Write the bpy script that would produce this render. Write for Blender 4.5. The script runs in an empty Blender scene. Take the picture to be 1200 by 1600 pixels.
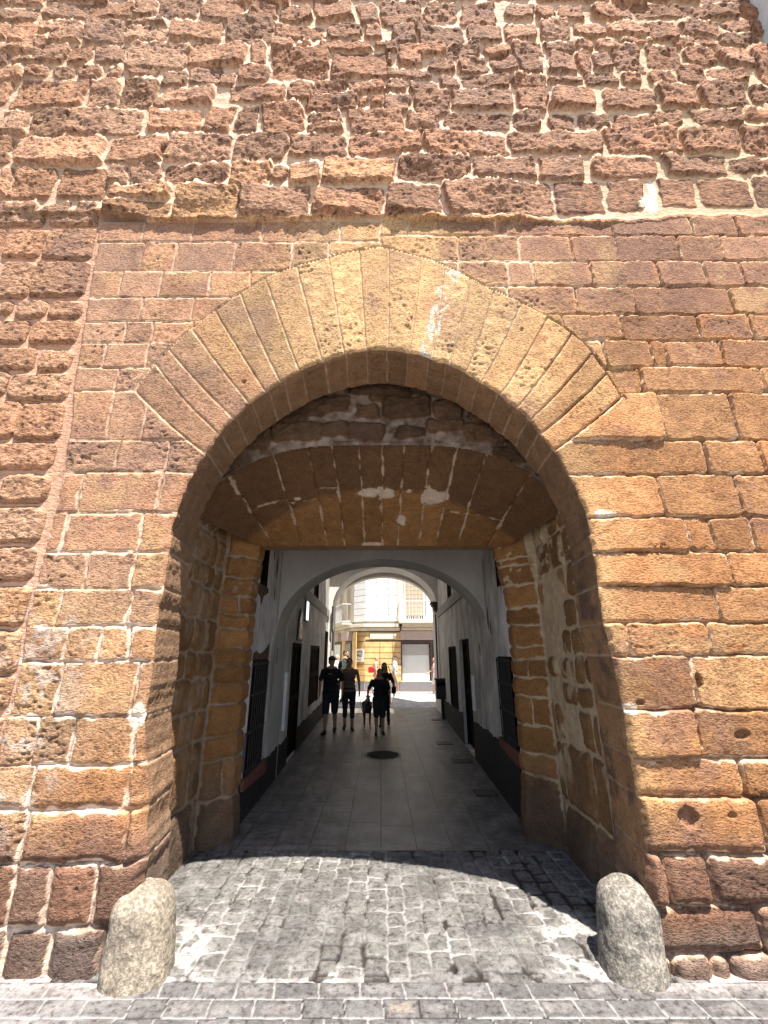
import bpy, bmesh, math, random
import numpy as np
from math import radians, sin, cos, tan, atan, pi, sqrt
from mathutils import Vector, Matrix

# ------------------------------------------------------------------ camera, world, sun, exposure
scene = bpy.context.scene
C = scene.collection
F_PX, PITCH, CAMZ, VPX = 660.0, radians(18.4), 1.85, 595.0
cam_d = bpy.data.cameras.new('camera')
cam = bpy.data.objects.new('camera', cam_d); C.objects.link(cam)
cam_d.sensor_fit = 'HORIZONTAL'; cam_d.sensor_width = 36.0
cam_d.lens = 36.0 * F_PX / 1200.0
cam_d.shift_x = 5.0 / 1200.0
cam_d.clip_start = 0.05; cam_d.clip_end = 500
cam.location = (0, 0, CAMZ)
cam.rotation_euler = (radians(90) + PITCH, 0, 0)
scene.camera = cam
scene.render.resolution_x = 768; scene.render.resolution_y = 1024

SUNV = Vector((0.19, -0.34, 1.0)).normalized()
sun_d = bpy.data.lights.new('sun', 'SUN')
sun_d.energy = 5.0; sun_d.angle = radians(0.5); sun_d.color = (1.0, 0.95, 0.87)
sun = bpy.data.objects.new('sun', sun_d); C.objects.link(sun)
sun.rotation_euler = SUNV.to_track_quat('Z', 'Y').to_euler()
sun.location = (3, -5, 15)
world = bpy.data.worlds.new('World'); scene.world = world; world.use_nodes = True
wn = world.node_tree; bg = wn.nodes['Background']
sky = wn.nodes.new('ShaderNodeTexSky'); sky.sky_type = 'NISHITA'; sky.sun_disc = False
sky.sun_elevation = math.asin(SUNV.z); sky.sun_rotation = math.atan2(SUNV.x, SUNV.y)
wn.links.new(sky.outputs[0], bg.inputs[0]); bg.inputs[1].default_value = 0.088
vs = scene.view_settings
vs.view_transform = 'Standard'; vs.look = 'None'; vs.exposure = 1.52; vs.gamma = 1.0

# ------------------------------------------------------------------ helpers
def ang(py): return PITCH - math.atan((py - 800.0) / F_PX)
def zat(py, Y): return CAMZ + Y * math.tan(ang(py))
def xat(px, Y, z): return (px - VPX) / F_PX * (Y * cos(PITCH) + (z - CAMZ) * sin(PITCH))
def yground(py, z=0.0): return (CAMZ - z) / math.tan(-ang(py))

def tag(o, label=None, cat=None, group=None, kind=None):
    if label: o['label'] = label
    if cat: o['category'] = cat
    if group: o['group'] = group
    if kind: o['kind'] = kind
    return o
def empty(name, loc, rz=0, label=None, cat=None, group=None):
    o = bpy.data.objects.new(name, None); C.objects.link(o)
    o.location = loc; o.rotation_euler = (0, 0, rz); o.empty_display_size = 0.2
    return tag(o, label, cat, group)

class MB:
    """collects shapes, links them as one mesh object"""
    def __init__(s): s.v = []; s.f = []; s.mi = []
    def add(s, verts, faces):
        n = len(s.v); s.v += [tuple(p) for p in verts]
        s.f += [tuple(i + n for i in f) for f in faces]
    def box(s, x0, x1, y0, y1, z0, z1, M=None):
        vs_ = [(x, y, z) for z in (z0, z1) for y in (y0, y1) for x in (x0, x1)]
        if M is not None: vs_ = [M @ Vector(p) for p in vs_]
        s.add(vs_, [(0, 2, 3, 1), (4, 5, 7, 6), (0, 1, 5, 4), (2, 6, 7, 3), (0, 4, 6, 2), (1, 3, 7, 5)])
    def tube(s, pts, r, n=8, caps=True):
        pts = [Vector(p) for p in pts]
        rs = r if isinstance(r, (list, tuple)) else [r] * len(pts)
        vv = []; ff = []
        up = None
        for i, p in enumerate(pts):
            d = (pts[min(i + 1, len(pts) - 1)] - pts[max(i - 1, 0)]).normalized()
            if up is None:
                up = Vector((0, 0, 1)) if abs(d.z) < .9 else Vector((0, 1, 0))
            a = d.cross(up).normalized(); b = a.cross(d).normalized(); up = b
            for k in range(n):
                t = 2 * pi * k / n
                vv.append(p + (a * cos(t) + b * sin(t)) * rs[i])
        for i in range(len(pts) - 1):
            for k in range(n):
                ff.append((i * n + k, i * n + (k + 1) % n, (i + 1) * n + (k + 1) % n, (i + 1) * n + k))
        if caps:
            ff.append(tuple(range(n))[::-1]); ff.append(tuple((len(pts) - 1) * n + k for k in range(n)))
        s.add(vv, ff)
    def caps(s, p, q, r1, r2, n=12, m=4):
        """tapered capsule"""
        p = Vector(p); q = Vector(q); d = (q - p); L = d.length
        d = d.normalized() if L > 1e-6 else Vector((0, 0, 1))
        pts = []; rs = []
        for k in range(m + 1):
            t = -pi / 2 + (pi / 2) * k / m
            pts.append(p + d * (r1 * sin(t))); rs.append(max(r1 * cos(t), 1e-4))
        for k in range(0, m + 1):
            t = (pi / 2) * k / m
            pts.append(q + d * (r2 * sin(t))); rs.append(max(r2 * cos(t), 1e-4))
        up = Vector((0, 0, 1)) if abs(d.z) < .9 else Vector((0, 1, 0))
        a = d.cross(up).normalized(); b = a.cross(d).normalized()
        vv = []; ff = []
        for pp, rr in zip(pts, rs):
            for k in range(n):
                t = 2 * pi * k / n; vv.append(pp + (a * cos(t) + b * sin(t)) * rr)
        for i in range(len(pts) - 1):
            for k in range(n):
                ff.append((i * n + k, i * n + (k + 1) % n, (i + 1) * n + (k + 1) % n, (i + 1) * n + k))
        ff.append(tuple(range(n))[::-1]); ff.append(tuple((len(pts) - 1) * n + k for k in range(n)))
        s.add(vv, ff)
    def ell(s, c, r, M=None, n=16, m=10):
        vv = []; ff = []
        for i in range(m + 1):
            t = -pi / 2 + pi * i / m
            for k in range(n):
                a = 2 * pi * k / n
                p = Vector((r[0] * max(cos(t), 1e-3) * cos(a), r[1] * max(cos(t), 1e-3) * sin(a), r[2] * sin(t)))
                if M is not None: p = M @ p
                vv.append(p + Vector(c))
        for i in range(m):
            for k in range(n):
                ff.append((i * n + k, i * n + (k + 1) % n, (i + 1) * n + (k + 1) % n, (i + 1) * n + k))
        ff.append(tuple(range(n))[::-1]); ff.append(tuple(m * n + k for k in range(n)))
        s.add(vv, ff)
    def build(s, name, mat, parent=None, smooth=False, bevel=0, remesh=0, sm_it=0):
        me = bpy.data.meshes.new(name); me.from_pydata(s.v, [], s.f); me.update()
        if mat: me.materials.append(mat)
        if smooth: me.polygons.foreach_set('use_smooth', [True] * len(me.polygons))
        o = bpy.data.objects.new(name, me); C.objects.link(o)
        if parent: o.parent = parent
        if bevel:
            b = o.modifiers.new('bevel', 'BEVEL'); b.width = bevel; b.segments = 2; b.limit_method = 'ANGLE'
        if remesh:
            b = o.modifiers.new('remesh', 'REMESH'); b.mode = 'VOXEL'; b.voxel_size = remesh; b.use_smooth_shade = True
            if sm_it:
                b = o.modifiers.new('smooth', 'SMOOTH'); b.iterations = sm_it; b.factor = .5
        return o

# ---- numpy noise
def vnoise(u, v, scale, seed=0):
    """smooth value noise in -1..1; u, v arrays in metres, scale = feature size"""
    rng = np.random.default_rng(seed)
    N = 256
    lat = rng.random((N, N)).astype(np.float32) * 2 - 1
    a = u / scale + 37.3; b = v / scale + 91.7
    i = np.floor(a).astype(np.int64); j = np.floor(b).astype(np.int64)
    fa = (a - i).astype(np.float32); fb = (b - j).astype(np.float32)
    fa = fa * fa * (3 - 2 * fa); fb = fb * fb * (3 - 2 * fb)
    i0 = i % N; i1 = (i + 1) % N; j0 = j % N; j1 = (j + 1) % N
    return (lat[i0, j0] * (1 - fa) * (1 - fb) + lat[i1, j0] * fa * (1 - fb) + lat[i0, j1] * (1 - fa) * fb + lat[i1, j1] * fa * fb)
def fbm(u, v, scale, seed=0, octs=4, gain=.5):
    o = 0; a = 1; t = 0
    for k in range(octs):
        o = o + a * vnoise(u, v, scale / 2 ** k, seed + k * 17); t += a; a *= gain
    return o / t
def sstep(a, b, x):
    t = np.clip((x - a) / (b - a), 0, 1); return t * t * (3 - 2 * t)
def lerp3(a, b, t): return a * (1 - t)[..., None] + b * t[..., None]

def field(us, vs_, U, V, stones, seed, warp=.01, wscale=.12, margin=.08):
    """inside distance to the nearest stone edge + stone id. stones: (u0,v0,u1,v1,rad)"""
    Uw = U + warp * fbm(U, V, wscale, seed, 3); Vw = V + warp * fbm(U, V, wscale, seed + 5, 3)
    D = np.full(U.shape, -margin, np.float32); ID = np.full(U.shape, -1, np.int32)
    for k, st in enumerate(stones):
        u0, v0, u1, v1, r = st[:5]
        a = np.searchsorted(us, u0 - margin); b = np.searchsorted(us, u1 + margin)
        c = np.searchsorted(vs_, v0 - margin); d = np.searchsorted(vs_, v1 + margin)
        if b <= a or d <= c: continue
        su = Uw[c:d, a:b]; sv = Vw[c:d, a:b]
        cu, cv, hu, hv = (u0 + u1) / 2, (v0 + v1) / 2, (u1 - u0) / 2, (v1 - v0) / 2
        r = min(r, hu * .9, hv * .9)
        sh = st[5] if len(st) > 5 else 0
        qx = np.abs(su - cu - sh * (sv - cv)) - (hu - r); qy = np.abs(sv - cv) - (hv - r)
        sd = -(np.hypot(np.maximum(qx, 0), np.maximum(qy, 0)) + np.minimum(np.maximum(qx, qy), 0) - r)
        cur = D[c:d, a:b]; m = sd > cur
        cur[m] = sd[m]; ID[c:d, a:b][m] = k
    return D, ID

def grid_object(name, P, mat, parent=None, fmask=None, col=None, mort=None, flip=False):
    n, m = P.shape[:2]
    idx = np.arange(n * m).reshape(n, m)
    q = np.stack([idx[:-1, :-1], idx[:-1, 1:], idx[1:, 1:], idx[1:, :-1]], -1)
    if flip: q = q[..., ::-1]
    if fmask is not None: q = q[fmask]
    q = q.reshape(-1, 4)
    used = np.unique(q); remap = np.zeros(n * m, np.int64); remap[used] = np.arange(len(used))
    q = remap[q]
    vv = P.reshape(-1, 3)[used].astype(np.float32)
    me = bpy.data.meshes.new(name)
    me.vertices.add(len(vv)); me.vertices.foreach_set('co', vv.ravel())
    me.loops.add(len(q) * 4); me.loops.foreach_set('vertex_index', q.ravel().astype(np.int32))
    me.polygons.add(len(q))
    me.polygons.foreach_set('loop_start', np.arange(0, len(q) * 4, 4, dtype=np.int32))
    me.polygons.foreach_set('loop_total', np.full(len(q), 4, np.int32))
    me.polygons.foreach_set('use_smooth', np.ones(len(q), bool))
    me.update(calc_edges=True)
    if col is not None:
        a = me.attributes.new('tint', 'FLOAT_COLOR', 'POINT')
        cc = np.ones((len(used), 4), np.float32); cc[:, :3] = np.clip(col.reshape(-1, 3)[used], .002, .95)
        a.data.foreach_set('color', cc.ravel())
    if mort is not None:
        a = me.attributes.new('mort', 'FLOAT', 'POINT'); a.data.foreach_set('value', mort.reshape(-1)[used].astype(np.float32))
    me.materials.append(mat)
    o = bpy.data.objects.new(name, me); C.objects.link(o)
    if parent: o.parent = parent
    return o

# ------------------------------------------------------------------ materials
def mat_new(name, rough=.8, spec=.3):
    m = bpy.data.materials.new(name); m.use_nodes = True
    b = m.node_tree.nodes['Principled BSDF']
    b.inputs['Roughness'].default_value = rough
    b.inputs['Specular IOR Level'].default_value = spec
    return m, m.node_tree, b
def N(nt, t, **kw):
    n = nt.nodes.new(t)
    for k, v in kw.items(): setattr(n, k, v)
    return n
def mathn(nt, op, a, b=None, clamp=False):
    n = nt.nodes.new('ShaderNodeMath'); n.operation = op; n.use_clamp = clamp
    for i, x in enumerate((a, b)):
        if x is None: continue
        if isinstance(x, (int, float)): n.inputs[i].default_value = x
        else: nt.links.new(x, n.inputs[i])
    return n.outputs[0]
def noise_n(nt, vec, scale, detail=4, rough=.55):
    n = nt.nodes.new('ShaderNodeTexNoise'); n.inputs['Scale'].default_value = scale
    n.inputs['Detail'].default_value = detail; n.inputs['Roughness'].default_value = rough
    nt.links.new(vec, n.inputs['Vector']); return n.outputs['Fac']
def ramp(nt, fac, stops):
    n = nt.nodes.new('ShaderNodeValToRGB'); e = n.color_ramp.elements
    while len(e) < len(stops): e.new(.5)
    for x, (p, c) in zip(e, stops):
        x.position = p; x.color = (*c, 1) if len(c) == 3 else c
    nt.links.new(fac, n.inputs[0]); return n.outputs['Color']
def mixc(nt, fac, a, b, blend='MIX'):
    n = nt.nodes.new('ShaderNodeMix'); n.data_type = 'RGBA'; n.blend_type = blend
    for i, x in ((0, fac), (6, a), (7, b)):
        if isinstance(x, (int, float)): n.inputs[i].default_value = x
        elif isinstance(x, tuple): n.inputs[i].default_value = (*x, 1) if len(x) == 3 else x
        else: nt.links.new(x, n.inputs[i])
    return n.outputs[2]

def stone_material(name, s1=38, s2=110, dist=.012, pit=1.0, rough=.9, contrast=.55):
    m, nt, b = mat_new(name, rough, .15)
    tc = N(nt, 'ShaderNodeTexCoord').outputs['Object']
    at = N(nt, 'ShaderNodeAttribute', attribute_name='tint').outputs['Color']
    mo = N(nt, 'ShaderNodeAttribute', attribute_name='mort').outputs['Fac']
    mp = N(nt, 'ShaderNodeMapping'); mp.inputs['Scale'].default_value = (1, 1, 1.9)
    nt.links.new(tc, mp.inputs['Vector']); v = mp.outputs['Vector']
    n1 = noise_n(nt, v, s1, 5, .6); n2 = noise_n(nt, v, s2, 3, .6); n3 = noise_n(nt, v, 9, 3, .6)
    vo = N(nt, 'ShaderNodeTexVoronoi'); vo.inputs['Scale'].default_value = s1 * 1.15
    vo.inputs['Randomness'].default_value = 1; nt.links.new(v, vo.inputs['Vector'])
    pits = mathn(nt, 'SUBTRACT', 1.0, mathn(nt, 'MULTIPLY', vo.outputs['Distance'], 2.6), True)   # 1 at cell centre
    gate = mathn(nt, 'GREATER_THAN', noise_n(nt, v, 14, 2, .5), .50)
    pits = mathn(nt, 'MULTIPLY', pits, gate)
    inv = mathn(nt, 'SUBTRACT', 1.0, mathn(nt, 'MULTIPLY', mo, .75))
    h = mathn(nt, 'ADD', mathn(nt, 'MULTIPLY', n1, 1.6), mathn(nt, 'MULTIPLY', n2, .45))
    h = mathn(nt, 'SUBTRACT', h, mathn(nt, 'MULTIPLY', pits, .55 * pit))
    h = mathn(nt, 'MULTIPLY', h, inv)
    bu = N(nt, 'ShaderNodeBump'); bu.inputs['Strength'].default_value = 1.0; bu.inputs['Distance'].default_value = dist
    nt.links.new(h, bu.inputs['Height']); nt.links.new(bu.outputs[0], b.inputs['Normal'])
    # colour speckle: shell stone grains, with the shade of small pits put in
    c = ramp(nt, n1, [(.34, (.28, .23, .20)), (.43, (.82, .80, .78)), (.55, (1.06, 1.05, 1.02)), (.70, (1.40, 1.36, 1.28))])
    c2 = ramp(nt, n2, [(.3, (.72, .70, .68)), (.5, (1, 1, 1)), (.7, (1.25, 1.25, 1.22))])
    c3 = ramp(nt, n3, [(.3, (.82, .76, .74)), (.55, (1.03, 1.0, 1.0)), (.75, (1.12, 1.16, 1.08))])
    f = mathn(nt, 'MULTIPLY', inv, contrast)
    out = mixc(nt, f, at, mixc(nt, 1.0, at, c, 'MULTIPLY'))
    out = mixc(nt, f, out, mixc(nt, 1.0, out, c2, 'MULTIPLY'))
    out = mixc(nt, .8, out, mixc(nt, 1.0, out, c3, 'MULTIPLY'))
    nt.links.new(out, b.inputs['Base Color'])
    return m
M_ASH = stone_material('ashlar_stone', 42, 130, .015, 1.25, contrast=.80)
M_RUB = stone_material('rubble_stone', 20, 62, .034, 1.3, contrast=1.0)
M_INN = stone_material('portal_stone', 40, 120, .008, .7, contrast=.45)
M_COB = stone_material('cobble_stone', 30, 110, .006, .6, .62, contrast=.8)

def simple(name, col, rough=.6, spec=.3, var=.12, scale=12, bump=.0, metal=0, bscale=40):
    m, nt, b = mat_new(name, rough, spec); b.inputs['Metallic'].default_value = metal
    tc = N(nt, 'ShaderNodeTexCoord').outputs['Object']
    n = noise_n(nt, tc, scale, 5, .6)
    lo = tuple(c * (1 - var) for c in col); hi = tuple(min(1, c * (1 + var)) for c in col)
    nt.links.new(ramp(nt, n, [(.3, lo), (.7, hi)]), b.inputs['Base Color'])
    if bump:
        bu = N(nt, 'ShaderNodeBump'); bu.inputs['Distance'].default_value = bump
        nt.links.new(noise_n(nt, tc, bscale, 4), bu.inputs['Height']); nt.links.new(bu.outputs[0], b.inputs['Normal'])
    return m

def plaster(name, base, stain, scale=1.0, amount=.5, peel=(.34, .27, .2)):
    m, nt, b = mat_new(name, .85, .2)
    tc = N(nt, 'ShaderNodeTexCoord').outputs['Object']
    mp = N(nt, 'ShaderNodeMapping'); mp.inputs['Scale'].default_value = (1, 1, .45); nt.links.new(tc, mp.inputs['Vector'])
    n1 = noise_n(nt, mp.outputs[0], 2.2 * scale, 7, .72); n2 = noise_n(nt, tc, 7 * scale, 6, .7); n3 = noise_n(nt, tc, 1.3 * scale, 4, .6)
    c = ramp(nt, n1, [(.32, stain), (.6, base)])
    c = mixc(nt, amount, base, c)
    c = mixc(nt, mathn(nt, 'MULTIPLY', ramp(nt, n3, [(.35, (1, 1, 1)), (.6, (0, 0, 0))]), .35), c, stain)
    pe = ramp(nt, n2, [(.66, (0, 0, 0)), (.69, (1, 1, 1))])
    c = mixc(nt, mathn(nt, 'MULTIPLY', pe, .8), c, peel)
    nt.links.new(c, b.inputs['Base Color'])
    bu = N(nt, 'ShaderNodeBump'); bu.inputs['Distance'].default_value = .02; bu.inputs['Strength'].default_value = .8
    hh = mathn(nt, 'SUBTRACT', mathn(nt, 'ADD', n2, mathn(nt, 'MULTIPLY', noise_n(nt, tc, 40, 3), .2)), mathn(nt, 'MULTIPLY', pe, .25))
    nt.links.new(hh, bu.inputs['Height']); nt.links.new(bu.outputs[0], b.inputs['Normal'])
    return m
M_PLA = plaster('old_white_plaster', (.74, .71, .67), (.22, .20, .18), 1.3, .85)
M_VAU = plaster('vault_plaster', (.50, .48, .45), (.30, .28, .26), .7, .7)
M_VLT = plaster('white_vault_plaster', (.70, .67, .63), (.48, .45, .42), .7, .6)
M_DADO = plaster('black_dado_paint', (.030, .028, .028), (.018, .017, .017), 1.6, .6, (.12, .09, .07))
M_IRON = simple('black_iron', (.025, .022, .02), .55, .4, .4, 30, .002)
M_DARK = simple('dark_interior', (.006, .006, .006), .95, .02)
M_WOODD = simple('dark_timber', (.014, .010, .008), .9, .04, .4, 20, .003)
M_WHITE = simple('white_paint', (.66, .65, .62), .6, .3, .12, 8, .003)
# ------------------------------------------------------------------ the stone gate wall
YW = 3.30            # wall plane
R0 = 2.75            # springing height of the portal arch
rng = random.Random(7)
wall_root = empty('stone_gate_wall', (0, YW, 0), 0,
    'tall weathered brown stone wall pierced by a pointed arch, filling the photo', 'wall')

def jl(z): return np.interp(z, [0, .4, .9, 1.3, 1.9, 3], [1.50, 1.53, 1.60, 1.66, 1.70, 1.70])
def jr(z): return np.interp(z, [0, .4, .9, 1.5, 1.9, 3], [1.68, 1.70, 1.74, 1.72, 1.70, 1.70])
def rin(phi):   # phi 0 at right springing, pi at left
    e = np.minimum(phi, np.pi - phi) * 180 / np.pi
    r = np.interp(e, [-5, 0, 15, 30, 50, 65, 80, 90], [1.70, 1.70, 1.69, 1.68, 1.70, 1.745, 1.80, 1.82])
    return r + .010 * vnoise(phi * 1.7, phi * 0 + 3.1, .13, 5) + .006 * vnoise(phi * 1.7, phi * 0 + 9.1, .035, 6)
def edge_n(z, side): return .012 * vnoise(z, z * 0 + side * 7.7, .16, 8) + .006 * vnoise(z, z * 0 + side * 3.3, .04, 9)
def rout(phi):
    d = phi * 180 / np.pi
    return np.interp(d, [20, 30.8, 44.7, 53.7, 67, 81, 90, 101, 112, 124, 142, 149.3, 160],
                     [2.50, 2.54, 2.70, 2.73, 2.77, 2.98, 3.10, 3.00, 2.94, 2.80, 2.67, 2.61, 2.55])

def px_box(x0, y0, x1, y1, Y=YW):
    za, zb = zat(y1, Y), zat(y0, Y); zm = (za + zb) / 2
    return xat(x0, Y, zm), za, xat(x1, Y, zm), zb

# facade grid
xs = np.arange(-5.8, 5.8001, .008)
zl = [-.06]
while zl[-1] < 10.85: zl.append(zl[-1] + .0068 + .0014 * max(zl[-1], 0))
zs = np.array(zl)
X, Z = np.meshgrid(xs, zs)         # rows = z
X = X.astype(np.float64); Z = Z.astype(np.float64)
XB = np.interp(Z, [0, 1.57, 2.27, 3.23, 6.2, 11], [-2.62, -2.65, -2.67, -2.70, -3.0, -3.4]) + .03 * fbm(X, Z, .5, 3, 3)
PHI = np.arctan2(Z - R0, X); RR = np.hypot(X, Z - R0)
ZTOP = 6.23 + .05 * vnoise(X, Z * 0 + 1, .7, 2) + .025 * vnoise(X, Z * 0 + 1, .15, 4)

# --- stones of the ashlar, read off course by course (y0, y1, joints) in photo pixels
left_rows = [
 (346,379,[225,302,409,531]), (379,424,[221,274,366,457,514]), (424,466,[189,253,328,390,470]), (466,503,[221,300,380]),
 (503,536,[195,238,300]), (536,575,[165,230]), (575,612,[183,232]), (612,688,[173,229]), (688,738,[184,262]),
 (738,802,[126,250]), (802,863,[100,220]), (863,920,[135,208]), (920,978,[92,204]), (978,1033,[104,157,203]),
 (1033,1119,[92,212]), (1119,1196,[56,113,210]), (1196,1265,[50,200]), (1265,1348,[40,196]), (1348,1450,[20,77,147]), (1450,1530,[10,78,160])]
right_rows = [
 (338,369,[636,772,955,1080,1150]), (369,408,[716,812,893,962,1060,1128]), (408,448,[716,795,834,924,1028,1100,1160]), (448,492,[795,900,990,1143]),
 (492,532,[880,970,1092]), (532,574,[945,1020,1041]), (574,614,[1003,1191]), (614,688,[1033,1147]), (688,741,[1104]),
 (741,808,[1033,1153]), (808,862,[1073,1112,1177]), (862,916,[1140]), (916,973,[1120]), (973,1024,[980,1108]),
 (1024,1108,[1083]), (1108,1184,[1090]), (1184,1245,[1160]), (1245,1333,[1190]), (1333,1416,[1040,1108]),
 (1416,1492,[1190]), (1492,1530,[1050,1110,1142])]
ash = []
def rows_to_boxes(rows, side):
    for (y0, y1, js) in rows:
        za, zb = zat(y1, YW), zat(y0, YW); zm = (za + zb) / 2
        if y1 >= 1525: za = -.15
        xj = [xat(j, YW, zm) for j in js]
        if side < 0:
            lim = xj[0]; pts = [0.0 if y1 < 700 else 0.0] + xj[::-1]
            while lim > -5.9:
                lim -= rng.uniform(.45, .9); pts.append(lim)
            pts = pts[::-1]
        else:
            lim = xj[-1]; pts = [0.0] + xj
            while lim < 5.9:
                lim += rng.uniform(.45, .9); pts.append(lim)
        for a, b in zip(pts[:-1], pts[1:]): ash.append((a, za, b, zb, .02 if side < 0 else .045))
rows_to_boxes(left_rows, -1); NL = len(ash); rows_to_boxes(right_rows, 1)
# small let-in pieces seen in the right-hand ashlar and the lower left
for bx_ in [(1012,841,1045,862),(1084,828,1108,862),(1030,1112,1081,1130),(1092,1166,1126,1184)]:
    ash.append((*px_box(*bx_), .01))
D, ID = field(xs, zs, X, Z, ash, 11, .017, .18, .05)
st = np.full(X.shape, 1, np.int8)                     # 1 left ashlar, 2 right ashlar
st[(X > 0)] = 2
blend_r = sstep(1.1, 2.0, X - .25 * np.maximum(Z - 4.3, 0))           # how much 'right' style

# --- arch ring
ring_pts = [((215,612),(322,709)),((245,570),(345,680)),((268,549),(366,655)),((305,520),(390,630)),((342,492),(415,612)),
 ((382,470),(437,595)),((422,450),(467,577)),((470,435),(502,560)),((515,410),(537,549)),((562,400),(572,545)),((607,400),(606,545)),
 ((655,415),(640,550)),((690,430),(675,556)),((732,442),(705,562)),((772,455),(732,576)),((815,475),(755,595)),((852,500),(787,612)),
 ((890,525),(812,634)),((927,550),(835,652)),((950,582),(852,674)),((977,617),(880,697))]
def toxz(p):
    z = zat(p[1], YW); return xat(p[0], YW, z), z
po, pi_ = [], []
for o_, i_ in ring_pts:
    a = toxz(o_); b = toxz(i_)
    po.append(math.atan2(a[1] - R0, a[0])); pi_.append(math.atan2(b[1] - R0, b[0]))
po = np.array(po); pi_ = np.array(pi_)
RI = rin(PHI); RO = rout(PHI)
T = np.clip((RR - RI) / (RO - RI), 0, 1)
in_ring = (RR < RO) & (RR > RI - .05) & (PHI > .2) & (PHI < pi - .2)
DR = np.full(X.shape, 9.0); IR = np.zeros(X.shape, np.int32)
wob = .006 * fbm(X, Z, .15, 77, 3)
lo = po[-1] + (pi_[-1] - po[-1]) * (1 - T); hi = po[0] + (pi_[0] - po[0]) * (1 - T)
for k in range(len(po)):
    ph = po[k] + (pi_[k] - po[k]) * (1 - T)
    dd = (PHI - ph) * RR + wob
    DR = np.minimum(DR, np.abs(dd)); IR += (dd > 0)
in_ring &= (PHI > lo) & (PHI < hi)
DRING = np.minimum(DR, RO - RR + .004 * fbm(X, Z, .1, 78, 2))
# outside the ring: joint against the ring's outer line
RO = RO + .012 * fbm(X, Z, .12, 79, 2)
dist_out = np.where((PHI > lo - .02) & (PHI < hi + .02), RR - RO, 9)
dist_side = np.where(RR < RO, np.minimum(np.abs(PHI - lo), np.abs(PHI - hi)) * RR, 9)
D = np.where(in_ring, DRING, np.minimum(D, np.minimum(np.where(dist_out > 0, dist_out, 9), dist_side)))
ID = np.where(in_ring, 2000 + IR, ID)

# --- left buttress: pillowed blocks in raised mortar, photo pixels
bt = []
c5 = [(30,75,255,245),(270,75,560,250),(-40,75,20,245),(0,265,185,480),(190,265,520,470),(0,495,75,575),(95,490,275,595),(290,495,485,600),(-10,605,165,745),
 (180,615,465,750),(-30,765,215,895),(235,780,420,905),(-60,905,45,1055),(50,915,405,1075),(-40,1080,110,1300),(100,1090,370,1310),(-40,1320,322,1475)]
for b in c5: bt.append((*px_box(b[0]/3.75, b[1]/3.75+340, b[2]/3.75, b[3]/3.75+340), .07))
for b in [(10,155,290,325),(-60,345,255,565),(-60,590,210,785),(-80,820,170,1055),(-90,1080,130,1320)]:
    bt.append((*px_box(b[0]/3.75, b[1]/3.75+700, b[2]/3.75, b[3]/3.75+700), .07))
for b in [(-90,60,75,270),(-120,320,40,540),(-150,560,15,830)]:
    bt.append((*px_box(b[0]/3.75, b[1]/3.75+1040, b[2]/3.75, b[3]/3.75+1040), .07))
zc = -.1
while zc < 6.2:                                          # beyond the frame's edge
    h = rng.uniform(.26, .42); x = -5.9
    while x < -2.8:
        w = rng.uniform(.35, .7)
        cand = (x, zc, x + w, zc + h - .05)
        if not any(c[0] < cand[2] + .03 and c[2] > cand[0] - .03 and c[1] < cand[3] + .02 and c[3] > cand[1] - .02 for c in bt):
            bt.append((*cand, .07))
        x += w + .05
    zc += h
DB, IB = field(xs, zs, X, Z, bt, 21, .022, .2, .06)
in_b = X < XB
D = np.where(in_b, np.minimum(DB, (XB - X) - .02), np.where(ID >= 2000, D, np.minimum(D, X - XB)))
ID = np.where(in_b, np.where(DB > 0, 3000 + IB, -1), ID)

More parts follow.
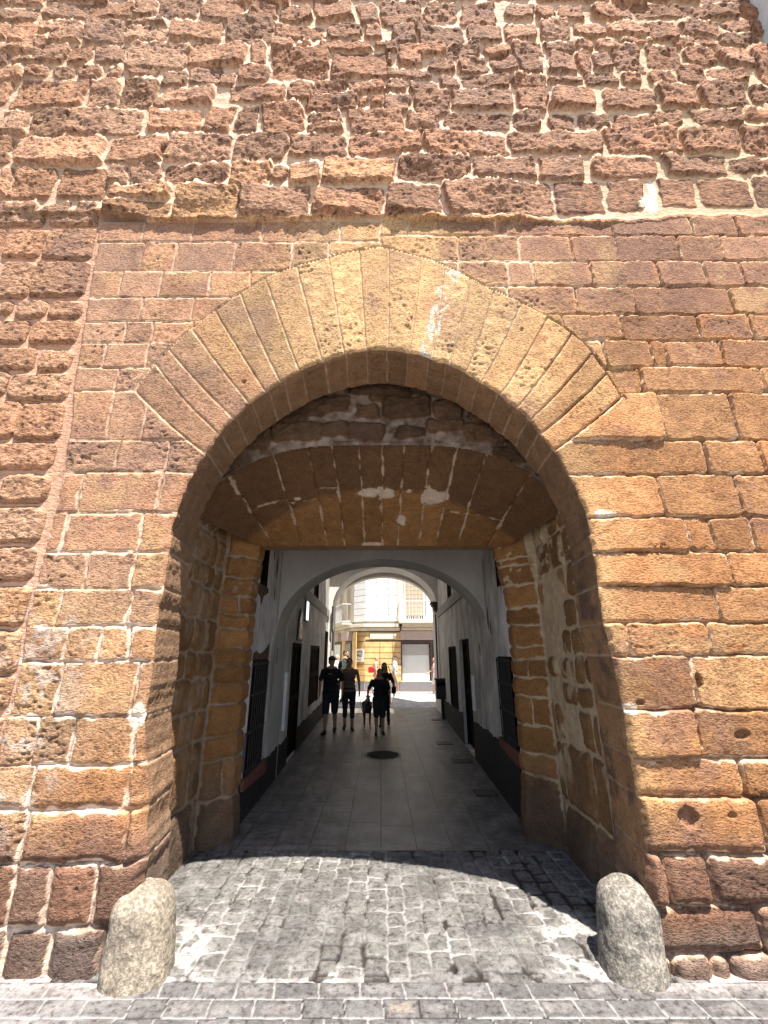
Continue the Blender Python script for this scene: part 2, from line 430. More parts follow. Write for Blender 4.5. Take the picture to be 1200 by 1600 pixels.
# --- upper rubble courses, photo pixels x4
G = """-100 -20 80 60;90 -20 290 62;310 -40 690 42;700 -50 1060 15;1080 -50 1270 10;1300 -40 1820 60;1830 -40 2120 35;2150 -40 2500 20;2560 -45 2980 30;3000 -40 3300 25
0 75 240 165;300 50 575 145;570 35 850 155;850 25 985 150;1000 20 1255 138;1270 30 1530 160;1560 50 1735 150;1750 55 1955 175;1970 30 2210 165;2240 50 2365 180;2380 40 2640 190
0 180 70 290;80 170 245 295;260 170 345 235;330 170 530 295;545 165 790 300;800 155 1050 195;800 205 1050 300;1060 160 1400 290;1420 140 1715 285;1725 190 2035 270;2045 180 2255 280;2275 190 2385 285
1695 265 1840 345;1850 295 1950 330;1990 285 2325 350;2345 300 2420 340
0 305 165 355;170 270 310 360;0 360 65 430;80 370 215 425;225 315 430 425;440 310 585 425;605 310 800 425;810 310 1190 465;1190 290 1545 445;1570 290 1670 445;1700 335 2060 520;2070 355 2440 525
0 450 165 540;180 440 335 510;355 440 485 515;505 450 640 525;670 450 770 530;820 455 1000 510;1025 475 1185 570;1200 445 1390 560;1380 490 1480 570;1500 450 1690 550
0 545 80 680;110 525 555 705;565 540 760 700;765 540 1000 700;1030 575 1340 690;980 645 1060 720;1440 560 1790 670;1805 540 1960 665;1960 520 2165 620;2175 540 2400 620;1920 625 2235 720;2240 640 2300 705;2315 635 2400 700
0 720 200 880;205 710 435 880;450 715 905 870;945 725 1265 850;1290 690 1470 860;1490 685 1620 850;1645 690 1910 860;1930 730 2145 790;1930 797 2150 860;2175 715 2530 855
0 890 90 1050;115 885 665 1060;690 880 1050 1040;1055 870 1450 1030;1470 860 1800 1030;1815 870 2170 1000;2180 860 2640 990
0 1060 85 1270;100 1075 360 1275;390 1080 670 1275;690 1050 810 1170;820 1040 1020 1170;1030 1045 1440 1170;1450 1045 1700 1185;1710 1060 1800 1160;1805 1040 2000 1180;2020 1005 2470 1170;690 1180 1090 1265
0 1290 260 1400;270 1290 450 1400;480 1290 640 1400;660 1275 1085 1385;1110 1190 1500 1385;1510 1185 1930 1380;1950 1190 2400 1370;2420 1170 2755 1360
2650 60 2850 170;2590 140 2670 205;2880 50 3095 185;3150 55 3330 150;3340 50 3460 150;3480 60 3640 160
2440 195 2600 300;2610 190 2900 310;2920 185 3130 300;3150 180 3340 290;3365 165 3560 275;3590 170 3770 270
2400 290 2485 360;2490 300 2780 380;2785 310 2990 390;3010 310 3190 375;3195 300 3390 380;3400 290 3590 350
2400 365 2450 450;2480 360 2640 440;2680 390 2840 480;2860 385 3050 490;3060 365 3230 490;3240 370 3380 490;3420 345 3590 500
2400 460 2700 525;2410 535 2550 610;2560 530 2740 610;2745 495 2860 590;2880 490 3180 580;3190 500 3400 575;3420 515 3630 555
2405 630 2570 730;2590 605 2810 750;2820 590 3200 715;3220 575 3420 725;3430 565 3710 715
2400 735 2520 840;2550 740 2740 850;2760 740 3190 840;3200 730 3360 840;3410 735 3580 850
2650 860 3160 1000;3170 850 3740 990
2480 1010 2930 1155;2950 1010 3340 1140;3360 1010 3640 1140
2780 1160 3455 1365;3465 1150 3770 1350
3340 -40 3780 40;3800 -40 4020 60;4030 -40 4350 50;4360 -30 4680 60
3690 60 3940 150;3945 60 4240 140;4250 70 4600 145;4610 65 4850 160
3790 170 4040 260;4050 155 4220 290;4240 165 4480 250;4500 155 4670 235;4680 165 4900 245
3600 290 3705 345;3715 280 3850 345;3860 280 4075 315;4195 270 4320 330;4330 255 4460 325;4470 250 4740 320
3600 355 3685 490;3695 350 3820 475;3830 320 3990 480;4020 320 4240 455;4265 330 4460 430;4475 325 4690 450;4700 330 4900 560
3640 480 3850 560;3880 490 3990 560;4030 465 4210 550;4215 440 4400 545;4420 460 4640 540
3755 575 4090 715;4100 560 4340 700;4370 545 4650 700;4665 570 4900 680
3610 745 3795 825;3820 745 4060 840;4080 710 4250 820;4310 710 4620 820;4640 720 4900 800
3770 835 4225 985;4250 830 4600 975;4620 820 4900 985
3690 1010 4095 1130;4140 990 4530 1115;4550 1000 4750 1095;4760 1000 4900 1100
3790 1140 4020 1320;4110 1130 4340 1300;4370 1130 4690 1300;4710 1120 4900 1300"""
rb = []
for t in G.replace('\n', ';').split(';'):
    a, b, c, d = [float(q) / 4 for q in t.split()]
    bx_ = px_box(a - .5, b, c + .5, d + .5)
    rb.append((*bx_, rng.uniform(.025, .10), rng.uniform(-.12, .12)))
zc = 6.2
while zc < 11.2:
    h = rng.uniform(.22, .36); x = -6.0
    while x < 6.0:
        w = rng.uniform(.3, .75)
        cand = (x, zc, x + w - .05, zc + h - .05)
        if not any(c[0] < cand[2] + .02 and c[2] > cand[0] - .02 and c[1] < cand[3] + .01 and c[3] > cand[1] - .01 for c in rb):
            rb.append((*cand, .10, rng.uniform(-.1, .1)))
        x += w
    zc += h
DU, IU = field(xs, zs, X, Z, rb, 31, .038, .17, .08)
in_u = Z > ZTOP
DU2 = DU - .008 + .012 * vnoise(X, Z, .06, 90)
D = np.where(in_u, DU2, D); ID = np.where(in_u, np.where(DU2 > 0, 5000 + IU, -1), ID)

# --- relief
nA = fbm(X, Z, .10, 41, 4); nB = fbm(X, Z, .03, 42, 2); nC = fbm(X, Z, .5, 43, 3); nW = fbm(X, Z, .07, 44, 3)
rid = np.abs(fbm(X * .6, Z * 1.7, .075, 45, 3))
pitn = np.clip(fbm(X * .75, Z * 1.5, .026, 46, 2) - .10, 0, 1) * sstep(-.25, .35, fbm(X, Z, .28, 47, 3))
R = np.random.default_rng(3); rnd = R.random(8000).astype(np.float32); rnd2 = R.random(8000).astype(np.float32); rnd3 = R.random(8000).astype(np.float32)
sid = np.where(ID < 0, 7999, ID); s_r = rnd[sid]; s_r2 = rnd2[sid]; s_r3 = rnd3[sid]
D = np.where(in_u | in_b, D, D + .0045 * fbm(X, Z, .045, 49, 2) * np.where(in_ring, .5, 1.2))
# which ashlars are weathered rough
rough_s = np.where(s_r2 > .62, 1.0, .35)
# left / ring style
wm = np.where(in_ring, .005, .012) + np.where((X < 0) & ~in_ring & (Z < 3.4), .026, .010) * np.clip(nW + .12, -.4, 1)
mortA = sstep(wm + .008, wm - .002, D)
grv = sstep(.009, .001, D)
yA = -(.006 * sstep(0, .012, D)) * (1 - mortA) - .006 * mortA + .013 * grv + (1 - mortA) * (.007 * nA * rough_s * 1.3 + .006 * nB * rough_s + .016 * pitn * rough_s * 1.4)
# right style
crack = sstep(.013 + .007 * nW, .002, D) * sstep(-.6, .15, nC + .35)
wmR = .008 + .034 * np.clip(nW - .0, 0, 1)
cena = np.array([[(s[0] + s[2]) / 2, (s[1] + s[3]) / 2] for s in ash] + [[0, 0]]); tla = (np.random.default_rng(15).random((len(cena), 2)) - .5) * [.05, .16]
ia = np.where((ID >= 0) & (ID < len(ash)), ID, len(cena) - 1)
tilt_ = (ia < len(cena) - 1) * np.clip((X - cena[ia, 0]) * tla[ia, 0] + (Z - cena[ia, 1]) * tla[ia, 1], -.02, .02) * sstep(0, .02, D)
yA = yA + .6 * tilt_
mortB = sstep(wmR + .008, wmR, D)
yB = -(.008 * sstep(0, .012, D)) - .012 * (s_r - .5) + .036 * crack + .006 * nA + .003 * nB * rough_s + .010 * pitn * rough_s
mortB = mortB * (1 - crack * .6); yB = yB + tilt_
br = np.where(X < .2, 0, blend_r)
y = yA * (1 - br) + yB * br
mort = mortA * (1 - br) + mortB * br
# buttress
yC = -.036 * sstep(-.004, .030, D) + (D > 0) * (.009 * nA + .008 * nB + .016 * pitn)
mC = sstep(.006, -.006, D)
y = np.where(in_b & ~in_u, yC + mC * .004 * nA, y); mort = np.where(in_b & ~in_u, mC, mort)
bor = sstep(.05, 0, np.abs(X - XB)) * (~in_u)
# rubble
prof = sstep(-.008, .022, D)
yU = -.024 - prof * (.036 + .034 * (s_r - .4)) + prof * (.017 * nA + .007 * nB - .016 * rid + .016 * pitn + .022 * fbm(X, Z, .22, 48, 3)) + (1 - prof) * (.014 * nA + .02 * nC)
cen = np.array([[(s[0] + s[2]) / 2, (s[1] + s[3]) / 2] for s in rb] + [[0, 0]]); tl = (np.random.default_rng(12).random((len(cen), 2)) - .5) * [.24, .32]
iu = np.where(in_u & (ID >= 5000), ID - 5000, len(cen) - 1)
yU = yU + prof * (iu < len(cen) - 1) * np.clip((X - cen[iu, 0]) * tl[iu, 0] + (Z - cen[iu, 1]) * tl[iu, 1], -.03, .03)
edgeU = sstep(.07, .03, Z - ZTOP) * in_u
yU = yU * (1 - edgeU) + edgeU * (-.055 + .03 * nA + .03 * nC)
fade_ = 1 - .8 * sstep(1.3, 2.5, X + .5 * nC) * sstep(7.4, 6.3, Z); yU = yU * fade_
mU = sstep(.010, -.006, D) * (1 - edgeU)
y = np.where(in_u, yU, y); mort = np.where(in_u, mU, mort)
# mortar fillets: the bed slopes out to the stone below it
dz_ = np.diff(zs); sl = np.where(in_u, .26, .55)
mk = np.clip(mort * 1.2, 0, 1) * (in_u | in_b)
for i in range(1, len(zs)):
    lim = y[i - 1] + sl[i] * dz_[i - 1]
    y[i] = np.where(y[i] > lim, y[i] + (lim - y[i]) * mk[i], y[i])
# drill holes and chips
for (px_, py_, rx, rz, dp) in [(1158,1148,.055,.03,.035),(1073,1275,.06,.07,.04),(1091,1064,.02,.05,.06),(1000,1098,.03,.02,.03),(815,515,.02,.02,.03),(1139,1272,.03,.02,.02),(381,597,.02,.02,.02)]:
    zz = zat(py_, YW); xx = xat(px_, YW, zz)
    q = np.hypot((X - xx) / rx, (Z - zz) / rz) + .5 * nA
    y += dp * sstep(1.1, .7, q)
# lower rows: bigger bosses
low = sstep(1.5, .4, Z)
y -= low * .03 * sstep(0, .06, D) * (D > 0)
# --- colour (the stone itself)
def c3(*a): return np.array(a)
redb = c3(.335, .190, .125); pink = c3(.385, .235, .160); yel = c3(.50, .345, .185); org = c3(.365, .192, .094); purp = c3(.170, .105, .085)
o1 = np.ones(X.shape)
col = lerp3(redb * o1[..., None], pink * o1[..., None], sstep(-.8, -2.6, X))
col = lerp3(col, org * o1[..., None], sstep(.9, 1.9, X) * sstep(5.6, 4.6, Z))
_deg = PHI * 57.3 + 14 * nC
ylw = np.where(in_ring, .72 * sstep(142, 112, _deg) * (.45 + .55 * sstep(28, 62, _deg)) + .08, 0)
ylw = np.maximum(ylw, .5 * (~in_ring) * (RR > RI) * (RR - RO < .5) * sstep(.45, .0, RR - RO) * sstep(135, 112, _deg) * sstep(20, 50, _deg))
ylw = np.maximum(ylw, .75 * sstep(1.6, .4, np.abs(X - .15)) * sstep(5.4, 5.7, Z + .3 * nC))
ylw = np.maximum(ylw, .55 * sstep(.35, .0, X - 1.68 + .12 * nC) * (X > 0) * (Z < 4.2) * (~in_ring))
ylw = np.maximum(ylw, .35 * (X < 0) * sstep(2.6, 2.0, Z))
col = lerp3(col, yel * o1[..., None], np.clip(ylw + .15 * nC, 0, .85) * (~in_u))
col = lerp3(col, org * o1[..., None], .75 * sstep(1.6, .9, Z) * sstep(-2.3, -1.9, X) * (X < 0))
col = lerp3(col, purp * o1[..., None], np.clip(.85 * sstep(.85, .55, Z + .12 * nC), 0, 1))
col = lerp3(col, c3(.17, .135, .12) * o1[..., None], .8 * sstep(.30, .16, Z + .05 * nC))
col = lerp3(col, c3(.50, .34, .19) * o1[..., None], in_u * sstep(.62, .9, s_r3) * .55 * sstep(3.2, 2.0, np.abs(X)) * sstep(7.4, 6.6, Z))
v = (.80 + .36 * s_r) * (1 + .16 * nC + .20 * nA)
v = np.where(in_u, v * (.78 + .42 * s_r2), v); v = np.where(in_ring, v * (.84 + .3 * s_r2), v)
cp_ = fbm(X, Z, .05, 91, 3); v = v * (1 + .30 * cp_ * in_u)
col = col * v[..., None] * (1 + .10 * (s_r3[..., None] - .5) * c3(1, -.2, -1.2))
col = lerp3(col, c3(.20, .13, .115) * o1[..., None], .45 * sstep(.05, .55, fbm(X, Z, .35, 61, 4)))
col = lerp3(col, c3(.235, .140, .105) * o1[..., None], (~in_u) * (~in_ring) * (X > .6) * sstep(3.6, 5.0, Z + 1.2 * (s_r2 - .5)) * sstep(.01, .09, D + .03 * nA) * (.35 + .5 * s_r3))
col = lerp3(col, yel * .95 * o1[..., None], .5 * (~in_u) * (~in_b) * (s_r3 > .55) * sstep(.0, .5, fbm(X, Z, .3, 66, 3)) * sstep(.8, 1.4, Z))
strk = sstep(.1, .6, fbm(X, Z * .18, .22, 67, 3)); col = col * (1 - .16 * strk)[..., None]
col = col * c3(1.13, 1.06, .98)
mcol = c3(.60, .42, .29) * o1[..., None]
mcol = lerp3(mcol, c3(.46, .30, .20) * o1[..., None], .75 * sstep(-.6, -1.6, X) * sstep(2.6, 3.4, Z))
mcol = lerp3(mcol, c3(.56, .40, .25) * o1[..., None], in_ring * 1.0)
mcol = lerp3(mcol, c3(.66, .50, .38) * o1[..., None], sstep(-1.0, -2.0, X) * sstep(3.2, 2.2, Z))
mcol = lerp3(mcol, c3(.46, .26, .17) * o1[..., None], in_b * .75 * (~in_u))
mcol = lerp3(mcol, c3(.60, .43, .305) * o1[..., None], in_u * .9 * sstep(4.2, 2.0, np.abs(X + .1)))
mcol = lerp3(mcol, c3(.50, .36, .22) * o1[..., None], sstep(2.0, 3.5, X) * .8)
mcol = mcol * (1 + .12 * nA[..., None])
mfade = np.clip(.66 + 1.5 * fbm(X, Z, .22, 71, 3), .10, 1); mfade = np.where(in_u | in_b, 1, mfade)
mc = np.clip(mort * (1 + .2 * nB) * mfade, 0, 1)
col = lerp3(col, mcol, mc)
ck = sstep(.0065, .0015, D) * np.clip(.6 + 1.5 * vnoise(X, Z * 0 + np.round(Z * 3), .5, 72), 0, 1) * (~in_u) * (~in_b)
col = col * (1 - np.where(in_ring, .25, .62) * ck)[..., None]
col = lerp3(col, c3(.40, .23, .155) * o1[..., None], bor * .7)
# lime bloom low on the left
bl = sstep(.02, .30, fbm(X, Z, .11, 63, 4)) * sstep(-1.95, -2.5, X) * sstep(2.3, 1.9, Z) * sstep(.55, .9, Z)
col = lerp3(col, c3(.62, .54, .48) * o1[..., None], .5 * bl)
for (px_, py_, rx, rz) in [(215,1118,.055,.09),(940,803,.09,.035),(983,1107,.07,.03),(1010,317,.10,.16),(1018,300,.05,.12)]:
    zz = zat(py_, YW); xx = xat(px_, YW, zz)
    q = np.hypot((X - xx) / rx, (Z - zz) / rz) + .6 * nA
    col = lerp3(col, c3(.72, .62, .5) * o1[..., None], sstep(1.1, .8, q))
# streaks of old render in the ring
for ph0, w_, cc_ in [(76.5, 1.9, (.62, .55, .45))]:
    q = np.abs(PHI * 57.3 - ph0 + 1.0 * T) / w_
    col = lerp3(col, c3(*cc_) * o1[..., None], in_ring * sstep(1.1, .8, q) * sstep(-.1, .15, nA + .5 * nB))

# --- opening outline
eL = -(jl(Z) + edge_n(Z, 1)); eR = jr(Z) + edge_n(Z, 2)
inside = np.where(Z < R0, (X > eL) & (X < eR), RR < RI)
dedge = np.where(Z < R0, np.minimum(np.abs(X - eL), np.abs(X - eR)), np.abs(RR - RI))
eo = .014 + np.where(X < 0, .075, .012) * sstep(1.5, .8, Z)
rw = np.where(X < 0, .03 + .17 * sstep(1.5, .8, Z), .03)
bl_ = np.sqrt(np.clip(1 - (1 - np.clip(dedge / rw, 0, 1)) ** 2, 0, 1))
y = y * sstep(0, .035, dedge) + eo * (1 - bl_)
Y3 = YW + y
XX = X.copy(); ZZ = Z.copy()
n_in = inside.copy()
fm_in = n_in[:-1, :-1] & n_in[:-1, 1:] & n_in[1:, 1:] & n_in[1:, :-1]
fm = ~fm_in
lowm = inside & (Z < R0)
XX = np.where(lowm, np.where(X < 0, eL, eR), XX)
upm = inside & (Z >= R0)
XX = np.where(upm, X / np.maximum(RR, .01) * RI, XX); ZZ = np.where(upm, R0 + (Z - R0) / np.maximum(RR, .01) * RI, ZZ)
Y3 = np.where(inside, YW + eo, Y3)
P = np.stack([XX, Y3 - YW, ZZ], -1)
cm = lambda m: m[:-1, :-1] & m[1:, 1:]
f_u = (in_u)[:-1, :-1]; f_b = (in_b & ~in_u)[:-1, :-1]; f_r = in_ring[:-1, :-1] & ~f_u
col = col * (1 - .40 * sstep(.12, .45, pitn) * (1 - mort))[..., None]  # shade inside the pits put into the colour as well
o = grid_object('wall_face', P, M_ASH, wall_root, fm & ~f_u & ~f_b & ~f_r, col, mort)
o = grid_object('rubble_courses', P, M_RUB, wall_root, fm & f_u, col, mort); tag(o, 'craggy reddish rubble masonry of the upper wall with pale mortar')
o = grid_object('buttress', P, M_RUB, wall_root, fm & f_b, col, mort); tag(o, 'pillowed rough blocks set in pink mortar at the left end')
o = grid_object('arch_ring', P, M_ASH, wall_root, fm & f_r, col, mort); tag(o, 'ring of long yellowish voussoirs round the pointed arch')
del X, Z, P, Y3, XX, ZZ, PHI, RR

# ------------------------------------------------------------------ reveal of the front arch
def outline(n):
    pts = []
    z = np.arange(-.05, R0, .012)
    L = np.stack([-(jl(z) + edge_n(z, 1)), z], -1)
    ph = np.linspace(pi, 0, int(5.4 / .012)); r = rin(ph)
    A = np.stack([r * np.cos(ph), R0 + r * np.sin(ph)], -1)
    z2 = z[::-1]
    Rr = np.stack([jr(z2) + edge_n(z2, 2), z2], -1)
    return np.concatenate([L, A, Rr]), len(z), len(ph)
O, nz, nph = outline(0)
seg = np.concatenate([[0], np.cumsum(np.hypot(*np.diff(O, axis=0).T))])
ts = np.arange(0, .521, .01)
S_, T_ = np.meshgrid(seg, ts)
# outward normal in plan of the outline
tan_ = np.gradient(O, axis=0); tan_ /= np.linalg.norm(tan_, axis=1)[:, None]
nin = np.stack([tan_[:, 1], -tan_[:, 0]], -1)         # points into the opening
smth = np.ones(9) / 9
bk = []
total = seg[-1]
# joints: courses on the jambs, voussoirs on the arch
def s_of_left(z): return np.interp(z, O[:nz, 1], seg[:nz])
def s_of_right(z): return np.interp(z, O[nz + nph:, 1][::-1], seg[nz + nph:][::-1])
jt = [s_of_left(zat(r_[0], YW)) for r_ in left_rows if zat(r_[0], YW) < R0] + [s_of_right(zat(r_[0], YW)) for r_ in right_rows if zat(r_[0], YW) < R0]
phis = np.linspace(pi, 0, nph)
for a in pi_: jt.append(seg[nz] + (pi - a) / pi * (seg[nz + nph - 1] - seg[nz]))
jt = sorted(jt)
jt = [0] + [j for j, k in zip(jt, [-1] + jt) if j - k > .05] + [total]
rv = []
for a, b in zip(jt[:-1], jt[1:]): rv.append((a, -.3, b, .9, .02))
Dv, Iv = field(seg, ts, S_, T_, rv, 51, .010, .2, .05)
nA = fbm(S_, T_, .09, 52, 3); nB = fbm(S_, T_, .03, 53, 2); nC = fbm(S_, T_, .4, 54, 3)
mv = sstep(.012, .004, Dv + .004 * nA)
ef = sstep(0, .04, T_)
lowl = np.interp(S_, [0, .9, 1.6], [1, 1, 0])
disp = ef * (.006 * nA + .004 * nB + .004 * sstep(0, .03, Dv) - .010 * sstep(.006, 0, Dv) + .018 * lowl * nC)
inner = np.stack([O[:, 0] * 1.035, O[:, 1]], -1)
PX = (O[:, 0] + nin[:, 0] * disp) + (inner[:, 0] - O[:, 0]) * (T_ / .52)
PZ = (O[:, 1] + nin[:, 1] * disp)
Pz0 = np.broadcast_to(O[:, 1], S_.shape); Px0 = np.broadcast_to(O[:, 0], S_.shape)
EO = .014 + np.where(Px0 < 0, .075, .012) * sstep(1.5, .8, Pz0)
PY = EO + T_ * (.534 - EO) / .52
Pz_abs = np.broadcast_to(O[:, 1], S_.shape); Px_abs = np.broadcast_to(O[:, 0], S_.shape)
o1 = np.ones(S_.shape)
sr = rnd[Iv % 7999]
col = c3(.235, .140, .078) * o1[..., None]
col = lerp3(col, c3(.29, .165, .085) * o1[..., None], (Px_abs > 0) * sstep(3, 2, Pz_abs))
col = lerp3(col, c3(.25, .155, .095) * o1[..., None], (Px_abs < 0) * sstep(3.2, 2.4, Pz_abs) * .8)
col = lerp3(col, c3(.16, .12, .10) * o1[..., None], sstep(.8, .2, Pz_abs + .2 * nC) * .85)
col = col * ((.85 + .3 * sr) * (1 + .15 * nC + .1 * nA))[..., None]
dark_r = sstep(.1, .5, fbm(S_, T_, .16, 55, 4) + (T_ - .25) * .5) * (Px_abs > 0) * sstep(3.2, 2.8, Pz_abs)  # lower right jamb darker in patches, more so inward
col = lerp3(col, c3(.11, .075, .055) * o1[..., None], dark_r * .75)
col = lerp3(col, c3(.46, .34, .24) * o1[..., None], mv * .55)
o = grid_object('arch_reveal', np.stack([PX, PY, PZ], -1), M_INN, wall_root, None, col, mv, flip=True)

# ------------------------------------------------------------------ side walls and splayed piers behind the ring (plan polyline, extruded)
def xw(side, Y):      # passage half widths
    return 1.60 + .020 * (Y - 5.4) if side < 0 else 1.62 + .0356 * (Y - 5.4)
pierL = [905, 933, 960, 983, 1013, 1040, 1067, 1097, 1145, 1184, 1243, 1330]
pierR = [885, 915, 950, 977, 1010, 1030, 1057, 1087, 1133, 1177, 1212, 1330]
def surf(side):
    seed = 100 if side < 0 else 130
    w0 = 1.87 if side < 0 else 1.85
    plan = [(1.76, 3.81), (w0, 3.83), (w0 + .01, 4.6), (w0, 4.98), (1.585, 5.16 if side < 0 else 5.26), (1.575, 5.40), (1.72, 5.43)]
    pl = np.array(plan); L = np.concatenate([[0], np.cumsum(np.hypot(*np.diff(pl, axis=0).T))])
    us = np.arange(0, L[-1], .01); vs_ = np.arange(-.05, 3.5, .01)
    U, V = np.meshgrid(us, vs_)
    # round the plan corners a little
    k = np.ones(7) / 7
    pxn = np.interp(us, L, pl[:, 0]); pyn = np.interp(us, L, pl[:, 1])
    pxs = np.convolve(np.pad(pxn, 3, 'edge'), k, 'valid'); pys = np.convolve(np.pad(pyn, 3, 'edge'), k, 'valid')
    tx = np.gradient(pxs); ty = np.gradient(pys); ln = np.hypot(tx, ty); nx = -ty / ln; ny = tx / ln      # towards the passage
    stones = []
    uc = L[3]
    zz = [zat(p, 5.2) for p in (pierL if side < 0 else pierR)]; zz = [3.5, 2.95] + zz; zz[-1] = -.1
    for a, b in zip(zz[1:], zz[:-1]):
        if rng.random() < .3:
            m_ = uc + rng.uniform(.15, .28); stones += [(uc + .012, a + .004, m_, b - .004, .02), (m_, a + .004, L[-1], b - .004, .02)]
        else: stones.append((uc + .012, a + .004, L[-1] + .2, b - .004, .03))
    ncol = len(stones)
    z_ = -.1
    while z_ < 3.5:
        h = rng.uniform(.22, .36) if z_ > .5 else .55; u_ = 0
        while u_ < uc - .05:
            w_ = min(rng.uniform(.2, .42), uc - u_ - .01)
            if z_ < .5: w_ = min(rng.uniform(.4, .7), uc - u_ - .01)
            g = rng.uniform(.008, .022) if side < 0 else rng.uniform(.008, .03)
            if not (side > 0 and .62 < u_ < 1.0 and 1.3 < z_ < 2.4 and rng.random() < .75) and not (side > 0 and .4 < u_ < .9 and .9 < z_ < 1.3):
                stones.append((u_ + g, z_ + g, u_ + w_ - g, z_ + h - g, .05, rng.uniform(-.1, .1)))
            u_ += w_
        z_ += h
    Dd, Id = field(us, vs_, U, V, stones, seed, .03, .14, .05)
    nA = fbm(U, V, .09, seed + 1, 3); nB = fbm(U, V, .03, seed + 2, 2); nC = fbm(U, V, .4, seed + 3, 3); nW = fbm(U, V, .06, seed + 4, 3)
    pier = U > uc
    wp = .006 + .022 * np.clip(nW + .1, 0, 1)
    mo = np.where(pier, sstep(wp + .006, wp, Dd) * sstep(-.5, 0.1, nC + .2), sstep(.006, -.006, Dd))
    dsp = np.where(pier, .022 * sstep(0, .05, Dd) - .02 * sstep(.008, 0, Dd) * sstep(0, .3, -nC + .1), .028 * sstep(-.005, .05, Dd)) + .008 * nA + .004 * nB + .012 * nC
    dsp = dsp * sstep(-.0, .05, U)
    if side < 0: dsp += pier * sstep(2.55, 3.15, V) * .05
    else: dsp += pier * sstep(2.45, 3.1, V) * .10
    low = sstep(.5, .1, V); dsp += low * .03 * sstep(0, .06, Dd) * (1 if side < 0 else 1.4)
    PX = (pxs + nx * dsp * -1) ; PY = pys + ny * dsp * -1
    PX = pxs[None, :] - np.abs(nx)[None, :] * dsp * np.where(pys < 4.9, 1, 1); PY = pys[None, :] - ny[None, :] * 0 - np.where(np.abs(nx) < .6, 1, 0)[None, :] * dsp * .6
    o1 = np.ones(U.shape)
    sr = rnd[(Id + 300) % 7999]; s3 = rnd3[(Id + 300) % 7999]
    cst = c3(.250, .124, .046) * o1[..., None]
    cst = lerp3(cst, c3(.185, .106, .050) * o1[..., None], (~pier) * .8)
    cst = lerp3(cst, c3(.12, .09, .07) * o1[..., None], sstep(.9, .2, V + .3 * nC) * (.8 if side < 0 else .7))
    cst = cst * ((.8 + .4 * sr) * (1 + .2 * nC + .12 * nA))[..., None]
    mcol = (c3(.42, .32, .205) if side > 0 else c3(.26, .19, .13)) * o1[..., None]
    col = lerp3(cst, mcol * (1 + .15 * nA[..., None]), mo * .9)
    old = sstep(.12, .34, fbm(U, V * .5, .17, seed + 7, 4)) * (.8 if side > 0 else .45) * (~pier)
    col = lerp3(col, mcol * 1.05, old * sstep(.4, .9, V)); mo = np.maximum(mo, old * .8)
    bloom = sstep(.25, .45, fbm(U, V, .09, seed + 9, 4)) * sstep(2.3, 2.7, V)
    col = lerp3(col, mcol * 1.25, bloom * .8)
    Pp = np.stack([side * PX, PY - YW + 0 * PX, V], -1)
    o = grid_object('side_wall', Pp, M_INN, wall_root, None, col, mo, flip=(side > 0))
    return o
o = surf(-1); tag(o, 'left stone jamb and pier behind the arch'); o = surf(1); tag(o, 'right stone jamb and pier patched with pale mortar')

# ------------------------------------------------------------------ rubble tympanum above the inner lintel
YT = 4.0
us = np.arange(-1.95, 1.951, .011); vs_ = np.arange(2.7, 4.8, .011)
U, V = np.meshgrid(us, vs_)
def zf(x): return 2.92 + 1.05 * np.clip(1 - np.abs(x / 1.9) ** 3.2, 0, 1) ** .55
tstones = []
for b in [(505,600,545,612),(548,600,620,618),(470,623,545,645),(436,640,480,660),(425,662,505,690),(480,640,505,652),(505,662,545,682),(547,665,600,685),(580,612,600,630),
          (600,622,672,652),(602,600,640,618),(680,628,720,655),(665,660,725,675),(645,596,700,606),(728,665,790,690),(770,700,822,722),(560,635,590,655),(620,668,660,684),(700,606,760,630),(383,672,420,702),(735,640,790,662),(795,690,840,720),(350,700,380,730)]:
    bb = px_box(*b, Y=YT); tstones.append((bb[0] - .02, bb[1] - .01, bb[2] + .02, bb[3] + .02, .05, rng.uniform(-.15, .15)))
Dd, Id = field(us, vs_, U, V, tstones, 201, .045, .14, .06)
nA = fbm(U, V, .08, 202, 4); nB = fbm(U, V, .03, 203, 2); nC = fbm(U, V, .4, 204, 3)
mo = sstep(.006, -.006, Dd)
dsp = .05 * sstep(-.01, .04, Dd) + .02 * nA + .008 * nB
o1 = np.ones(U.shape); sr = rnd[(Id + 50) % 7999]
cst = c3(.10, .058, .034) * ((.7 + .5 * sr) * (1 + .3 * nA))[..., None]
mcol = c3(.20, .155, .12) * (1 + .45 * nA[..., None] + .4 * nC[..., None])
col = lerp3(cst, mcol, mo * np.clip(.75 + .9 * nA + .6 * nC, .15, .95))
keep = (V > zf(U) - .05)[:-1, :-1]
o = grid_object('tympanum', np.stack([U, YT - YW - dsp, V], -1), M_INN, wall_root, keep, col, mo); tag(o, 'dark rubble band under the arch with smeared grey mortar')

